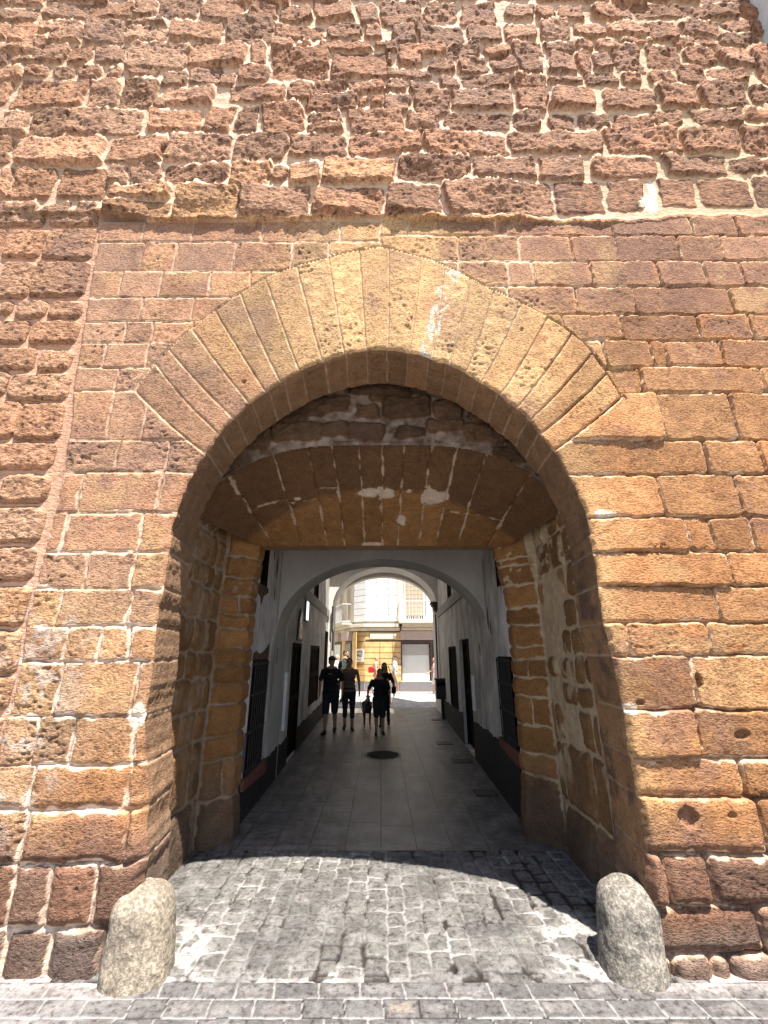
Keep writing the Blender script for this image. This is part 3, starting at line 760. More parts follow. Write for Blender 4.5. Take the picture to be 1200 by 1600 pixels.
# ------------------------------------------------------------------ splayed flat arch (ruled surface)
ss = np.arange(-1.0, 1.0001, .0055); tt = np.arange(0, 1.0001, .0085)
S_, T_ = np.meshgrid(ss, tt)
uS = S_ * 1.75; vT = T_ * 1.42
sj = [-1.05, -.85, -.62, -.42, -.28, -.125, .01, .135, .297, .437, .60, .84, 1.05]
ls = []
for a, b in zip(sj[:-1], sj[1:]):
    cut = {-.125: .42, -.62: .5, -.85: .45, -.42: .4, .437: .62, .60: .62}.get(a)
    if cut: ls += [(a * 1.75, -.2, b * 1.75, cut * 1.42, .01), (a * 1.75, cut * 1.42, b * 1.75, 1.7, .01)]
    else: ls.append((a * 1.75, -.2, b * 1.75, 1.7, .015))
Dd, Id = field(ss * 1.75, tt * 1.42, uS, vT, ls, 301, .012, .2, .05)
nA = fbm(uS, vT, .09, 302, 3); nB = fbm(uS, vT, .03, 303, 2); nC = fbm(uS, vT, .35, 304, 3); nW = fbm(uS * 2, vT, .12, 305, 4)
w_ = .002 + .034 * np.clip(nW - .02, 0, 1)
mo = sstep(w_ + .005, w_, Dd) * sstep(-.35, -.05, nW)
dsp = .008 * nA + .003 * nB + .008 * sstep(0, .02, Dd) - .014 * sstep(.008, .0, Dd) * sstep(0, .2, -nW)
FX = 1.86 * S_; FY = np.full(S_.shape, 4.0); FZ = zf(FX) + .035 * fbm(S_ * 2, T_ * 0 + 1, .35, 306, 3)
BX = 1.60 * S_; BY = np.full(S_.shape, 5.16); BZ = 3.12 + 0 * S_
tb = T_; hump = 4 * T_ * (1 - T_)
QX = FX + (BX - FX) * tb; QY = FY + (BY - FY) * tb + .05 * hump - dsp * .6; QZ = FZ + (BZ - FZ) * tb + .02 * hump - dsp * .8
o1 = np.ones(S_.shape); sr = rnd[(Id + 90) % 7999]
cst = c3(.225, .115, .045) * ((.75 + .45 * sr) * (1 + .18 * nC + .15 * nA))[..., None]
cst = lerp3(cst, c3(.085, .048, .028) * o1[..., None], sstep(.04, -.04, T_ + .02 * nC - .42 - .42 * S_ ** 2) * .75)  # shade of the face above the crease put into the colour
col = lerp3(cst, c3(.40, .30, .21) * o1[..., None], mo * .85)
for (s0, t0, rs, rt) in [(.33,.47,.075,.10),(.42,.48,.035,.05),(.155,.72,.035,.06),(-.07,.45,.10,.05),(.03,.45,.07,.07),(.19,.43,.025,.03),(-.07,.99,.07,.03),(-.55,.47,.035,.03)]:
    q = np.hypot((S_ - s0) / rs, (T_ - t0) / rt) + .7 * nA
    k_ = sstep(1.0, .75, q); col = lerp3(col, c3(.44, .35, .27) * o1[..., None], k_); mo = np.maximum(mo, k_)
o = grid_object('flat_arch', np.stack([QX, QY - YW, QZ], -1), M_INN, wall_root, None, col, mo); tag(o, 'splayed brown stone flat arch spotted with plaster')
# back of the lintel and masonry mass over it (dark, closes the gate from above)
M_MASS = simple('stone_mass', (.25, .16, .09), .9, .1, .2, 5, .01)
mb = MB()
mb.box(-2.2, 2.2, 5.165 - YW, 5.42 - YW, 3.125, 4.9)
mb.box(-5.8, 5.8, 4.3 - YW, 5.0 - YW, 4.85, 10.6)
mb.box(-5.8, -2.0, .55, 1.9, 0, 4.85); mb.box(2.0, 5.8, .55, 1.9, 0, 4.85)
mb.box(-5.8, 5.8, .15, .95, 10.6, 10.8)
mb.build('wall_core', M_MASS, wall_root)
mb = MB(); mb.box(-5.8, 5.8, .60, .695, 4.66, 4.85); mb.build('wall_core', M_MASS, wall_root)

# ------------------------------------------------------------------ ground
M_GND = simple('ground_stone', (.22, .21, .20), .8, .2, .2, 3, .004)
def gsheet(name, x0, x1, y0, y1, z, mat, n=1):
    mb = MB(); mb.add([(x0, y0, z), (x1, y0, z), (x1, y1, z), (x0, y1, z)], [(0, 1, 2, 3)])
    o = mb.build(name, mat); tag(o, None, None, None, 'structure'); return o
gsheet('ground', -150, 150, -150, 150, -.06, M_GND)

def cobbles(name, x0, x1, y0, y1, stones, seed, style):
    us = np.arange(x0, x1 + .001, .0085); vs_ = np.arange(y0, y1 + .0001, .0085)
    U, V = np.meshgrid(us, vs_)
    Dd, Id = field(us, vs_, U, V, stones, seed, .006 if style == 'flag' else .016, .10, .04)
    nA = fbm(U, V, .08, seed + 1, 4); nB = fbm(U, V, .025, seed + 2, 2); nC = fbm(U, V, .5, seed + 3, 3); nW = fbm(U, V * .6, .16, seed + 4, 4)
    o1 = np.ones(U.shape); sr = rnd[(Id + 700) % 7999]; s2 = rnd2[(Id + 700) % 7999]; s3 = rnd3[(Id + 700) % 7999]
    if style == 'cob':
        mo = sstep(.008 + .006 * nA, .003, Dd)
        gap = sstep(.12, .24, nW) * sstep(.006, -.002, Dd)                    # missing pointing: dark holes
        z = .007 * sstep(0, .03, Dd) + .007 * nA + .003 * nB + .004 * (sr - .5) - .008 * gap
        col = c3(.118, .116, .112) * ((.85 + .3 * sr) * (1 + .35 * nA + .22 * nC))[..., None]
        pale = c3(.27, .265, .26) * (1 + .2 * nB[..., None])
        jm = mo * np.clip(.15 + 1.6 * nC + .25 * (np.abs(U) < .9) + .9 * sstep(.25, 0, np.abs(np.abs(U) - 1.15)), 0.12, 1)
        col = lerp3(col, pale, jm)
        worn = sstep(.05, .4, fbm(U, V, .12, seed + 9, 4)); col = lerp3(col, c3(.175, .172, .17) * o1[..., None], worn * .75)
        lime = sstep(.30, .05, np.abs(np.abs(U) - 1.30) + .1 * nC) * sstep(-.05, .15, fbm(U, V, .10, seed + 11, 3)) * sstep(4.2, 3.6, V)
        col = lerp3(col, c3(.42, .41, .40) * o1[..., None], lime * .75)
        col = lerp3(col, c3(.03, .025, .022) * o1[..., None], gap * .95)
        wet = sstep(.10, .18, nW) * sstep(.02, .0, Dd) * sstep(3.75, 3.4, V) * sstep(.75, .4, np.abs(U - .05)) + sstep(.22, .30, nW) * (U > .4) * sstep(.02, .006, Dd)
        col = lerp3(col, c3(.028, .022, .02) * o1[..., None], np.clip(wet, 0, 1) * .9)
    else:
        mo = sstep(.007, .002, Dd); dk = (s2 > .72)
        z = .005 * sstep(0, .012, Dd) + .0025 * nA + .0012 * nB
        col = c3(.108, .106, .108) * ((.85 + .3 * sr) * (1 + .12 * nA + .10 * nC))[..., None]
        pch = sstep(.0, .012, Dd - .030 + .030 * fbm(U + 3 * s3, V + 5 * s2, .06, seed + 5, 3)) * (s3 > .45)
        rim = sstep(.10, .0, np.abs(pch - .5)) * .0
        col = lerp3(col, lerp3(c3(.21, .20, .20) * o1[..., None], c3(.25, .215, .17) * o1[..., None], (s2 > .82) * 1.0), pch * .5)
        col = lerp3(col, np.where(dk[..., None], c3(.035, .03, .03), c3(.27, .265, .26)), mo)
        dust = sstep(3.08, 3.30, V + .06 * nC) * sstep(1.25, 1.7, np.abs(U) + .2 * nC); col = lerp3(col, c3(.36, .335, .33) * o1[..., None], dust * .8)
        dl = sstep(-1.0, -2.2, U) * sstep(-.1, .3, nC + .1); col = lerp3(col, c3(.27, .26, .265) * o1[..., None], dl * .55)
    o = grid_object(name, np.stack([U, V, z], -1), M_COB, None, None, col, mo * .6)
    return tag(o, None, None, None, 'structure')
# setts of the portal: columns that run in depth
cs = []; x = -1.95
while x < 2.0:
    w = rng.uniform(.125, .160); y = 3.18 + rng.uniform(-.1, 0)
    while y < 5.05:
        L = rng.uniform(.13, .21); cs.append((x + .004, max(y, 3.262) + .003, x + w - .004, y + L - .003, .025, rng.uniform(-.08, .08))); y += L
    x += w
cobbles('cobbled_pavement', -1.95, 1.95, 3.24, 4.985, cs, 401, 'cob')
fs = []; y = 3.245
for r_ in range(18):
    h = .128 + rng.uniform(-.004, .004); x = -4.3 + rng.uniform(0, .2)
    while x < 4.3:
        w = rng.uniform(.19, .27); fs.append((x + .001, y - h + .001, x + w - .001, y - .001, .004, -.12 + rng.uniform(-.05, .05))); x += w
    y -= h
cobbles('paving_strip', -4.2, 4.2, 1.2, 3.245, fs, 431, 'flag')
# strips of dusty paving at the foot of the wall beside the bollards
for a, b in ((-4.2, -1.95), (1.95, 4.2)):
    ks = []; x = a
    while x < b:
        w = rng.uniform(.2, .3); ks.append((x, 3.245, x + w, 3.42, .01)); x += w
    cobbles('paving_strip', a, b, 3.245, 3.36, ks, 461, 'flag')

# passage paving: long granite slabs, joints in the shader
def slab_mat(name, base, bw, bh, mort=.006, rough=.55, dark=.4, offs=(0, 0)):
    m, nt, b = mat_new(name, rough, .28)
    tc = N(nt, 'ShaderNodeTexCoord').outputs['Object']
    mp = N(nt, 'ShaderNodeMapping'); mp.inputs['Rotation'].default_value = (0, 0, radians(90)); mp.inputs['Location'].default_value = (offs[0], offs[1], 0)
    nt.links.new(tc, mp.inputs['Vector'])
    nz_ = N(nt, 'ShaderNodeTexNoise'); nz_.inputs['Scale'].default_value = 3; nt.links.new(tc, nz_.inputs['Vector'])
    br_ = N(nt, 'ShaderNodeTexBrick'); nt.links.new(mp.outputs[0], br_.inputs['Vector'])
    br_.offset = .37; br_.offset_frequency = 2; br_.squash = 1.35; br_.squash_frequency = 3
    br_.inputs['Scale'].default_value = 1.0; br_.inputs['Brick Width'].default_value = bw; br_.inputs['Row Height'].default_value = bh
    br_.inputs['Mortar Size'].default_value = mort; br_.inputs['Mortar Smooth'].default_value = .3; br_.inputs['Bias'].default_value = 0
    br_.inputs['Color1'].default_value = (.85, .85, .85, 1); br_.inputs['Color2'].default_value = (1.12, 1.1, 1.08, 1); br_.inputs['Mortar'].default_value = (1, 1, 1, 1)
    n1 = noise_n(nt, tc, 2.2, 6, .65); n2 = noise_n(nt, tc, 60, 4, .6); n3 = noise_n(nt, tc, 9, 5, .7)
    c = ramp(nt, n1, [(.32, tuple(x * .55 for x in base)), (.68, tuple(x * 1.3 for x in base))])
    c = mixc(nt, 1, c, br_.outputs['Color'], 'MULTIPLY')
    c = mixc(nt, .7, c, mixc(nt, 1, c, ramp(nt, n2, [(.3, (.75, .75, .75)), (.7, (1.2, 1.2, 1.2))]), 'MULTIPLY'))
    c = mixc(nt, 1.0, c, mixc(nt, 1, c, ramp(nt, noise_n(nt, tc, 4.5, 8, .75), [(.38, (.55, .52, .50)), (.5, (1, 1, 1)), (.62, (1.35, 1.33, 1.3))]), 'MULTIPLY'))
    c = mixc(nt, .7, c, mixc(nt, 1, c, ramp(nt, n3, [(.36, (.58, .55, .52)), (.58, (1.12, 1.12, 1.12))]), 'MULTIPLY'))
    c = mixc(nt, br_.outputs['Fac'], c, tuple(x * dark for x in base))
    nt.links.new(c, b.inputs['Base Color'])
    nt.links.new(ramp(nt, n3, [(.3, (rough - .05,) * 3), (.7, (rough + .10,) * 3)]), b.inputs['Roughness'])
    bu = N(nt, 'ShaderNodeBump'); bu.inputs['Distance'].default_value = .006
    hh = mathn(nt, 'SUBTRACT', mathn(nt, 'ADD', mathn(nt, 'MULTIPLY', n2, .12), mathn(nt, 'MULTIPLY', n3, .08)), br_.outputs['Fac'])
    nt.links.new(hh, bu.inputs['Height']); nt.links.new(bu.outputs[0], b.inputs['Normal'])
    return m
M_SLAB = slab_mat('passage_slabs', (.150, .140, .134), .95, .36, .006, .42)
M_STREET = slab_mat('street_slabs', (.40, .39, .38), .9, .45, .01, .6, .55)
gsheet('passage_paving', -2.3, 2.4, 4.985, 16.4, .004, M_SLAB)
gsheet('street', -40, 40, 16.4, 60, .004, M_STREET)
M_PINK = simple('pinkish_paving', (.50, .30, .27), .8, .2, .15, 6, .002)
gsheet('pavement', -1.0, 12, 22.0, 22.75, .010, M_PINK)

# ------------------------------------------------------------------ guard stones (bollards) at the jambs
M_BOL = simple('worn_granite', (.24, .22, .20), .85, .2, .5, 24, .006, 0, 60)
def granite_mat(name, c_lo, c_mid, c_hi):
    m, nt, b = mat_new(name, .85, .2)
    tc = N(nt, 'ShaderNodeTexCoord').outputs['Object']
    n1 = noise_n(nt, tc, 55, 4, .6); n2 = noise_n(nt, tc, 5, 4, .6); n3 = noise_n(nt, tc, 22, 4, .65)
    c = ramp(nt, n1, [(.34, c_lo), (.5, c_mid), (.62, c_hi)])
    c = mixc(nt, .75, c, mixc(nt, 1, c, ramp(nt, n2, [(.3, (.55, .50, .46)), (.6, (1.15, 1.08, .98))]), 'MULTIPLY'))
    c = mixc(nt, .6, c, mixc(nt, 1, c, ramp(nt, n3, [(.35, (.6, .6, .6)), (.6, (1.2, 1.2, 1.2))]), 'MULTIPLY'))
    nt.links.new(c, b.inputs['Base Color'])
    bu = N(nt, 'ShaderNodeBump'); bu.inputs['Distance'].default_value = .012
    nt.links.new(mathn(nt, 'ADD', n3, mathn(nt, 'MULTIPLY', n1, .5)), bu.inputs['Height']); nt.links.new(bu.outputs[0], b.inputs['Normal'])
    return m
M_BOLL = granite_mat('warm_granite', (.15, .13, .105), (.225, .195, .158), (.32, .285, .235))
M_BOLR = granite_mat('grey_granite', (.12, .112, .10), (.19, .178, .16), (.30, .28, .25))
def bollard(name, cx, cy, mat, lean, wb, wt, h, dpt, seed, label):
    h = h * .81; wb *= .94; wt *= .94
    n, m = 90, 100
    th = np.linspace(0, 2 * pi, n); t = 1 - (1 - np.linspace(0, 1, m)) ** 1.8
    TH, T_ = np.meshgrid(th, t)
    prof = np.where(T_ < .55, 1 - .04 * (T_ / .55) ** 2, .96 * np.clip(1 - ((T_ - .55) / .45) ** 3.4, 0, 1) ** .5)
    hw = wb + (wt - wb) * np.minimum(T_, 1)
    u = TH * .25; v_ = T_ * h
    # periodic noise: blend
    def pn(sc, sd): 
        a = fbm(np.cos(TH) * .25 + 3, np.sin(TH) * .25 + v_ * 1.3, sc, sd, 3); b = fbm(v_ * 1.1 + np.cos(TH) * .2, np.sin(TH) * .22 + 7, sc, sd + 3, 3); return (a + b) / 1.5
    r = 1 + .07 * pn(.2, seed) + .035 * pn(.06, seed + 1)
    sq = 1 / (np.abs(np.cos(TH)) ** 2.6 + np.abs(np.sin(TH)) ** 2.6) ** (1 / 2.6)
    PX = hw * prof * r * np.cos(TH) * sq + lean * T_ * h; PY = dpt * prof * r * np.sin(TH) * sq + .10 * T_; PZ = v_ - .03 + .01 * pn(.1, seed + 2)
    o = grid_object(name, np.stack([PX, PY, PZ], -1), mat)
    o.location = (cx, cy, 0)
    return tag(o, label, 'guard stone', 'guard stones at the foot of the arch')
bollard('guard_stone', -1.465, 3.30, M_BOLL, -.17, .205, .200, .565, .18, 501, 'rounded tan granite guard stone in full sun at the left foot of the arch')
bollard('guard_stone', 1.535, 3.33, M_BOLR, .17, .200, .188, .575, .18, 531, 'rounded mottled grey guard stone at the right foot of the arch')

# ------------------------------------------------------------------ passage walls
def wall_holes(name, side, y0, y1, z0, z1, holes, mat, parent, depth=.22, grid=.25):
    """plastered wall sheet with rectangular recesses; holes: (ya, yb, za, zb, depth)"""
    ys = {y0, y1}; zs_ = {z0, z1}
    for h in holes: ys |= {h[0], h[1]}; zs_ |= {h[2], h[3]}
    ys = sorted(y for y in ys if y0 <= y <= y1); zs_ = sorted(z for z in zs_ if z0 <= z <= z1)
    mb = MB()
    def X_(y, d=0): return side * (xw(side, y) + d)
    def quad(a): mb.add(a, [(0, 1, 2, 3)])
    for i in range(len(ys) - 1):
        for j in range(len(zs_) - 1):
            ym, zm = (ys[i] + ys[i + 1]) / 2, (zs_[j] + zs_[j + 1]) / 2
            if any(h[0] < ym < h[1] and h[2] < zm < h[3] for h in holes): continue
            ya, yb, za, zb = ys[i], ys[i + 1], zs_[j], zs_[j + 1]
            quad([(X_(ya), ya, za), (X_(yb), yb, za), (X_(yb), yb, zb), (X_(ya), ya, zb)])
    for (ya, yb, za, zb, d) in holes:
        quad([(X_(ya), ya, za), (X_(ya, d), ya, za), (X_(ya, d), ya, zb), (X_(ya), ya, zb)])
        quad([(X_(yb), yb, za), (X_(yb, d), yb, za), (X_(yb, d), yb, zb), (X_(yb), yb, zb)])
        quad([(X_(ya), ya, zb), (X_(yb), yb, zb), (X_(yb, d), yb, zb), (X_(ya, d), ya, zb)])
        quad([(X_(ya), ya, za), (X_(yb), yb, za), (X_(yb, d), yb, za), (X_(ya, d), ya, za)])
    return mb.build(name, mat, parent)
def on_wall(side, y, d=0): return side * (xw(side, y) - d)
def panel(mb, side, ya, yb, za, zb, d0, d1):
    """slab standing off the wall between depths d0 (wall side) and d1"""
    a0, b0 = on_wall(side, ya, d0), on_wall(side, yb, d0); a1, b1 = on_wall(side, ya, d1), on_wall(side, yb, d1)
    v = [(a0, ya, za), (b0, yb, za), (b0, yb, zb), (a0, ya, zb), (a1, ya, za), (b1, yb, za), (b1, yb, zb), (a1, ya, zb)]
    mb.add(v, [(0, 1, 2, 3), (4, 7, 6, 5), (0, 4, 5, 1), (2, 6, 7, 3), (1, 5, 6, 2), (0, 3, 7, 4)])
PL = empty('plaster_wall', (-1.6, 5.43, 0), 0, 'left flaking white plaster wall of the passage with black dado and dark doors', 'wall', 'plaster walls of the passage')
PR = empty('plaster_wall', (1.6, 5.43, 0), 0, 'right flaking white plaster wall of the passage with the barred window', 'wall', 'plaster walls of the passage')
def local(o, root):   # geometry was made in world space
    o.matrix_parent_inverse = Matrix.Translation(-Vector(root.location)); return o
HL = [(5.62, 6.38, .47, 1.76, .05), (5.62, 6.02, 2.72, 3.7, .05), (8.3, 9.5, .02, 2.03, .075), (10.8, 12.6, .62, 2.02, .05), (10.9, 11.9, 3.25, 3.85, .05), (14.0, 14.7, .02, 2.5, .03)]
HR = [(5.55, 6.32, .76, 1.80, .06), (5.6, 6.0, 2.72, 3.7, .05), (8.75, 10.1, .02, 2.12, .13), (10.7, 12.3, .50, 2.0, .06), (11.0, 11.9, 3.25, 3.85, .05)]
local(wall_holes('plaster_face', -1, 5.40, 15.6, -.05, 5.6, HL, M_PLA, PL), PL)
local(wall_holes('plaster_face', 1, 5.40, 15.6, -.05, 5.6, HR, M_PLA, PR), PR)
# dado, broken round the doors, uneven top
def dado(side, spans, h0, h1, root):
    for ya, yb in spans:
        mb = MB(); n = max(2, int((yb - ya) / .06))
        for i in range(n):
            a = ya + (yb - ya) * i / n; b = ya + (yb - ya) * (i + 1) / n
            ha = h0 + (h1 - h0) * (a - 5.4) / 10; ha += .015 * sin(a * 7) + .012 * sin(a * 23 + 1)
            hb = h0 + (h1 - h0) * (b - 5.4) / 10; hb += .015 * sin(b * 7) + .012 * sin(b * 23 + 1)
            a0, b0, a1, b1 = on_wall(side, a, 0), on_wall(side, b, 0), on_wall(side, a, .012), on_wall(side, b, .012)
            mb.add([(a1, a, 0), (b1, b, 0), (b1, b, hb), (a1, a, ha), (b0, b, hb), (a0, a, ha)], [(0, 1, 2, 3), (3, 2, 4, 5)])
        o = mb.build('dado', M_DADO, root); local(o, root)
dado(-1, [(5.43, 8.35), (9.25, 14.0)], .44, .42, PL); dado(1, [(5.43, 8.75), (10.0, 15.4)], .73, .45, PR)
# cornice band
M_BAND = plaster('grey_band_plaster', (.36, .34, .31), (.24, .22, .20))
for side, root in ((-1, PL), (1, PR)):
    mb = MB(); panel(mb, side, 7.6, 14.78, 2.98, 3.22, 0, .035); local(mb.build('string_course', M_BAND, root), root)
# dark backs, frames and bars
def opening(side, root, h, kind):
    ya, yb, za, zb, d = h
    s_ = -1
    if kind in ('door', 'window'):
        fr = MB()
        panel(fr, side, ya, ya + .07, za, zb, -d, -d + .06); panel(fr, side, yb - .07, yb, za, zb, -d, -d + .06)
        panel(fr, side, ya + .07, yb - .07, zb - .07, zb, -d, -d + .06)
        f = local(fr.build(kind + '_frame', M_WOODD, root), root)
        lf = MB(); panel(lf, side, ya + .07, yb - .07, za, zb - .07, -d, -d + .03)
        l = lf.build('door_leaf' if kind == 'door' else 'shutter', M_WOODD, root); local(l, root)
        ra = MB(); n = 4
        for i in range(1, n):
            y = ya + (yb - ya) * i / n; panel(ra, side, y - .012, y + .012, za + .05, zb - .1, -d + .03, -d + .045)
        panel(ra, side, ya + .1, yb - .1, (za + zb) / 2 - .05, (za + zb) / 2 + .05, -d + .045, -d + .06)
        r = ra.build('rail', M_WOODD, root); local(r, root)
    else:
        bk = MB(); panel(bk, side, ya, yb, za, zb, -d, -d + .02); local(bk.build('window_pane', M_DARK, root), root)
        fr = MB()
        for (a, b, c, e) in ((ya, ya + .05, za, zb), (yb - .05, yb, za, zb), (ya + .05, yb - .05, za, za + .05), (ya + .05, yb - .05, zb - .05, zb)):
            panel(fr, side, a, b, c, e, -d + .02, -d + .05)
        local(fr.build('window_frame', M_WOODD, root), root)
def grille(side, root, h, n):
    ya, yb, za, zb, d = h
    g = MB()
    for z in (za + .06, za + (zb - za) * .36, za + (zb - za) * .68, zb - .05):
        g.tube([(on_wall(side, ya - .04, .015), ya - .04, z), (on_wall(side, yb + .04, .015), yb + .04, z)], .013, 6)
    gr = local(g.build('grille', M_IRON, root), root)
    for i in range(n):
        y = ya + (yb - ya) * (i + .5) / n
        b = MB(); x = on_wall(side, y, .03); b.tube([(x, y, za + .01), (x, y, zb - .01)], .009, 6)
        o = b.build('bar', M_IRON, gr)
for h, k in zip(HL, ['window', 'pane', 'door', 'window', 'pane', 'door']): opening(-1, PL, h, k)
for h, k in zip(HR, ['pane', 'pane', 'door', 'pane', 'pane']): opening(1, PR, h, k)
grille(1, PR, HR[0], 8); grille(-1, PL, HL[0], 7)
# broken lintel over the grated window, left; sills
M_RED = simple('red_brick_sill', (.16, .07, .05), .9, .1, .3, 20, .004)
M_PEEL = simple('bare_masonry', (.10, .065, .045), .95, .1, .5, 18, .02)
def ragged(side, pts, mat, root, name, d=.008):
    mb = MB(); v = [(on_wall(side, y, d), y, z) for y, z in pts]; w = [(on_wall(side, y, -.02), y, z) for y, z in pts]
    n = len(v); mb.add(v + w, [tuple(range(n))] + [(i, (i + 1) % n, n + (i + 1) % n, n + i) for i in range(n)])
    return local(mb.build(name, mat, root), root)
ragged(-1, [(5.58, 1.76), (5.6, 1.84), (5.75, 1.87), (5.9, 1.83), (6.1, 1.86), (6.3, 1.92), (6.42, 1.98), (6.43, 1.85), (6.40, 1.76)], M_PEEL, PL, 'bare_lintel')
ragged(-1, [(5.50, .36), (6.6, .30), (6.6, .47), (5.50, .47)], M_RED, PL, 'window_sill', .05)
ragged(1, [(5.45, .60), (6.45, .66), (6.45, .76), (5.45, .76)], M_RED, PR, 'window_sill', .05)
ragged(1, [(6.36, .8), (6.44, .84), (6.46, 1.2), (6.40, 1.5), (6.44, 1.78), (6.35, 1.84), (6.33, 1.3)], simple('pale_render', (.55, .5, .42), .9, .1, .35, 15, .01), PR, 'window_surround')
ragged(-1, [(5.50, .56), (5.66, .52), (5.66, .9), (5.56, .95), (5.50, .88)], simple('cement_patch', (.15, .145, .14), .9, .1, .3, 15, .006), PL, 'cement_patch')
ragged(-1, [(5.52, 2.60), (5.7, 2.55), (5.75, 2.45), (5.85, 2.58), (6.1, 2.66), (6.08, 2.72), (5.55, 2.72)], M_PEEL, PL, 'bare_patch')
for k, (y, z, a, b) in enumerate([(6.55, 3.1, .03, .15), (6.5, 2.7, .02, .1), (6.3, 3.3, .02, .12), (7.0, 1.8, .02, .12), (13.0, 2.2, .03, .2)]):
    ragged(-1, [(y, z - b), (y + a, z - b * .3), (y + a * .6, z + b * .6), (y, z + b), (y - a * .7, z)], M_PEEL, PL, 'bare_patch')
for k, (y, z, a, b) in enumerate([(6.75, 2.35, .05, .18), (6.6, 2.2, .03, .1), (5.6, 3.2, .04, .4), (5.75, 2.9, .03, .25), (7.6, 1.9, .03, .1)]):
    ragged(1, [(y, z - b), (y + a, z - b * .3), (y + a * .6, z + b * .6), (y, z + b), (y - a * .7, z)], M_PEEL, PR, 'bare_patch')
# white cable covers
def cover(side, y, w, za, zb, root):
    mb = MB(); panel(mb, side, y, y + w, za, zb, 0, .05); local(mb.build('cable_cover', M_WHITE, root, bevel=.006), root)
cover(-1, 7.75, .13, .62, 1.52, PL); cover(1, 8.35, .12, .85, 1.45, PR)

# ------------------------------------------------------------------ arches and ceilings of the passage
def arch_block(name, y0, y1, hl, hr, zspr, zcr, ztop, wl, wr, mat, label, cat='arch', group=None, p=2.0):
    n = 64; cx = (hr - hl) / 2; a = (hr + hl) / 2
    root = empty(name, (cx, y0, 0), 0, label, cat, group)
    pts = []
    for k in range(n + 1):
        t = pi - pi * k / n
        cc, s_ = cos(t), sin(t)
        x = cx + a * (abs(cc) ** (2 / p)) * (1 if cc > 0 else -1); z = zspr + (zcr - zspr) * s_ ** (2 / p)
        pts.append((x, z))
    full = [(-hl, -.05)] + pts + [(hr, -.05)]
    for nm, y in (('front_face', y0), ('rear_face', y1)):
        mb = MB()
        for i in range(len(full) - 1):
            (xa, za), (xb, zb) = full[i], full[i + 1]
            if i == 0 or i == len(full) - 2: continue
            mb.add([(xa, y, za), (xb, y, zb), (xb, y, ztop), (xa, y, ztop)], [(0, 1, 2, 3)])
        mb.add([(-wl, y, -.05), (-hl, y, -.05), (-hl, y, ztop), (-wl, y, ztop)], [(0, 1, 2, 3)])
        mb.add([(hr, y, -.05), (wr, y, -.05), (wr, y, ztop), (hr, y, ztop)], [(0, 1, 2, 3)])
        o = mb.build(nm, mat, root); local(o, root)
    mb = MB(); m_ = 4
    vv = []
    for j in range(m_ + 1):
        for (x, z) in full: vv.append((x, y0 + (y1 - y0) * j / m_, z))
    L_ = len(full)
    mb.add(vv, [(j * L_ + i, j * L_ + i + 1, (j + 1) * L_ + i + 1, (j + 1) * L_ + i) for j in range(m_) for i in range(L_ - 1)])
    o = mb.build('soffit', mat, root, smooth=True); local(o, root)
    return root
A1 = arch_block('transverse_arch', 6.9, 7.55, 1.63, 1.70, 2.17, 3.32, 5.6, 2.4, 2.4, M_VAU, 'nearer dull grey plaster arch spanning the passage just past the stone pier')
A2 = arch_block('end_arch', 14.8, 15.95, 1.66, 1.93, 3.35, 4.72, 5.6, 3.2, 3.4, M_VLT, 'farther pale round arch at the street end of the passage')
A3 = arch_block('street_arch', 15.955, 16.35, 1.74, 1.95, 3.35, 4.58, 5.1, 12, 12, simple('street_plaster', (.66, .62, .55), .85, .1, .1, 3, .003), 'thin bright outer arch opening on the sunny street')
roof = empty('passage_roof', (0, 5.4, 4.2), 0, 'dim plaster ceiling over the passage between the arches', 'ceiling')
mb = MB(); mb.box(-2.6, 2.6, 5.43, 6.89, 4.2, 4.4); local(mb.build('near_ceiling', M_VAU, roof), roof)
WELL0, WELL1 = 10.9, 14.5  # unseen roof gap, added to light the end arch
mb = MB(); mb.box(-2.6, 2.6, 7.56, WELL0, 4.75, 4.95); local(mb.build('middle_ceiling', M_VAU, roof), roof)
mb = MB(); mb.box(-2.6, 2.6, WELL1, 14.79, 4.9, 5.1); mb.box(-3.3, 3.4, 14.85, 16.3, 5.605, 5.8); local(mb.build('far_ceiling', M_VAU, roof), roof)
mb = MB()
for s in (-1, 1): mb.box(s * 2.6, s * 2.75, 5.0, 15.95, 0, 11.5) if s > 0 else mb.box(-2.75, -2.6, 5.0, 15.95, 0, 11.5)
mb.box(-2.6, 2.6, WELL0 - .15, WELL0 - .001, 4.951, 12); mb.box(-2.6, 2.6, WELL1 + .001, WELL1 + .15, 5.101, 9)  # well walls raised to keep direct sun off the floor
local(mb.build('unseen_light_well', M_VLT, roof), roof)
# lantern-like moulded capital at the right of the end arch
mb = MB()
for (z0, z1, w) in ((3.16, 3.24, .06), (3.24, 3.36, .11), (3.36, 3.44, .17), (3.44, 3.50, .21)):
    mb.box(1.93 - w, 1.935, 14.8 - w * .6, 15.2, z0, z1)
cap = mb.build('capital', simple('dark_stone_capital', (.07, .06, .055), .8, .2, .4, 20, .004), A2, bevel=.012); local(cap, A2)
mb = MB(); mb.tube([(-1.74 + .10, 14.70, 3.35), (-1.64, 14.70, 2.6), (-1.60, 14.72, 2.45), (-1.60, 14.72, 1.9)], .03, 8)
o = mb.build('downpipe', M_IRON); tag(o, 'thin black downpipe at the left springing of the street end arch', 'pipe')
mb = MB(); mb.tube([(1.86, 14.74, 3.1), (1.86, 14.74, .9)], .028, 8)
o = mb.build('downpipe', simple('brown_pipe', (.07, .055, .05), .6, .3), None); tag(o, 'dark drainpipe running down to the green bin on the right', 'pipe')

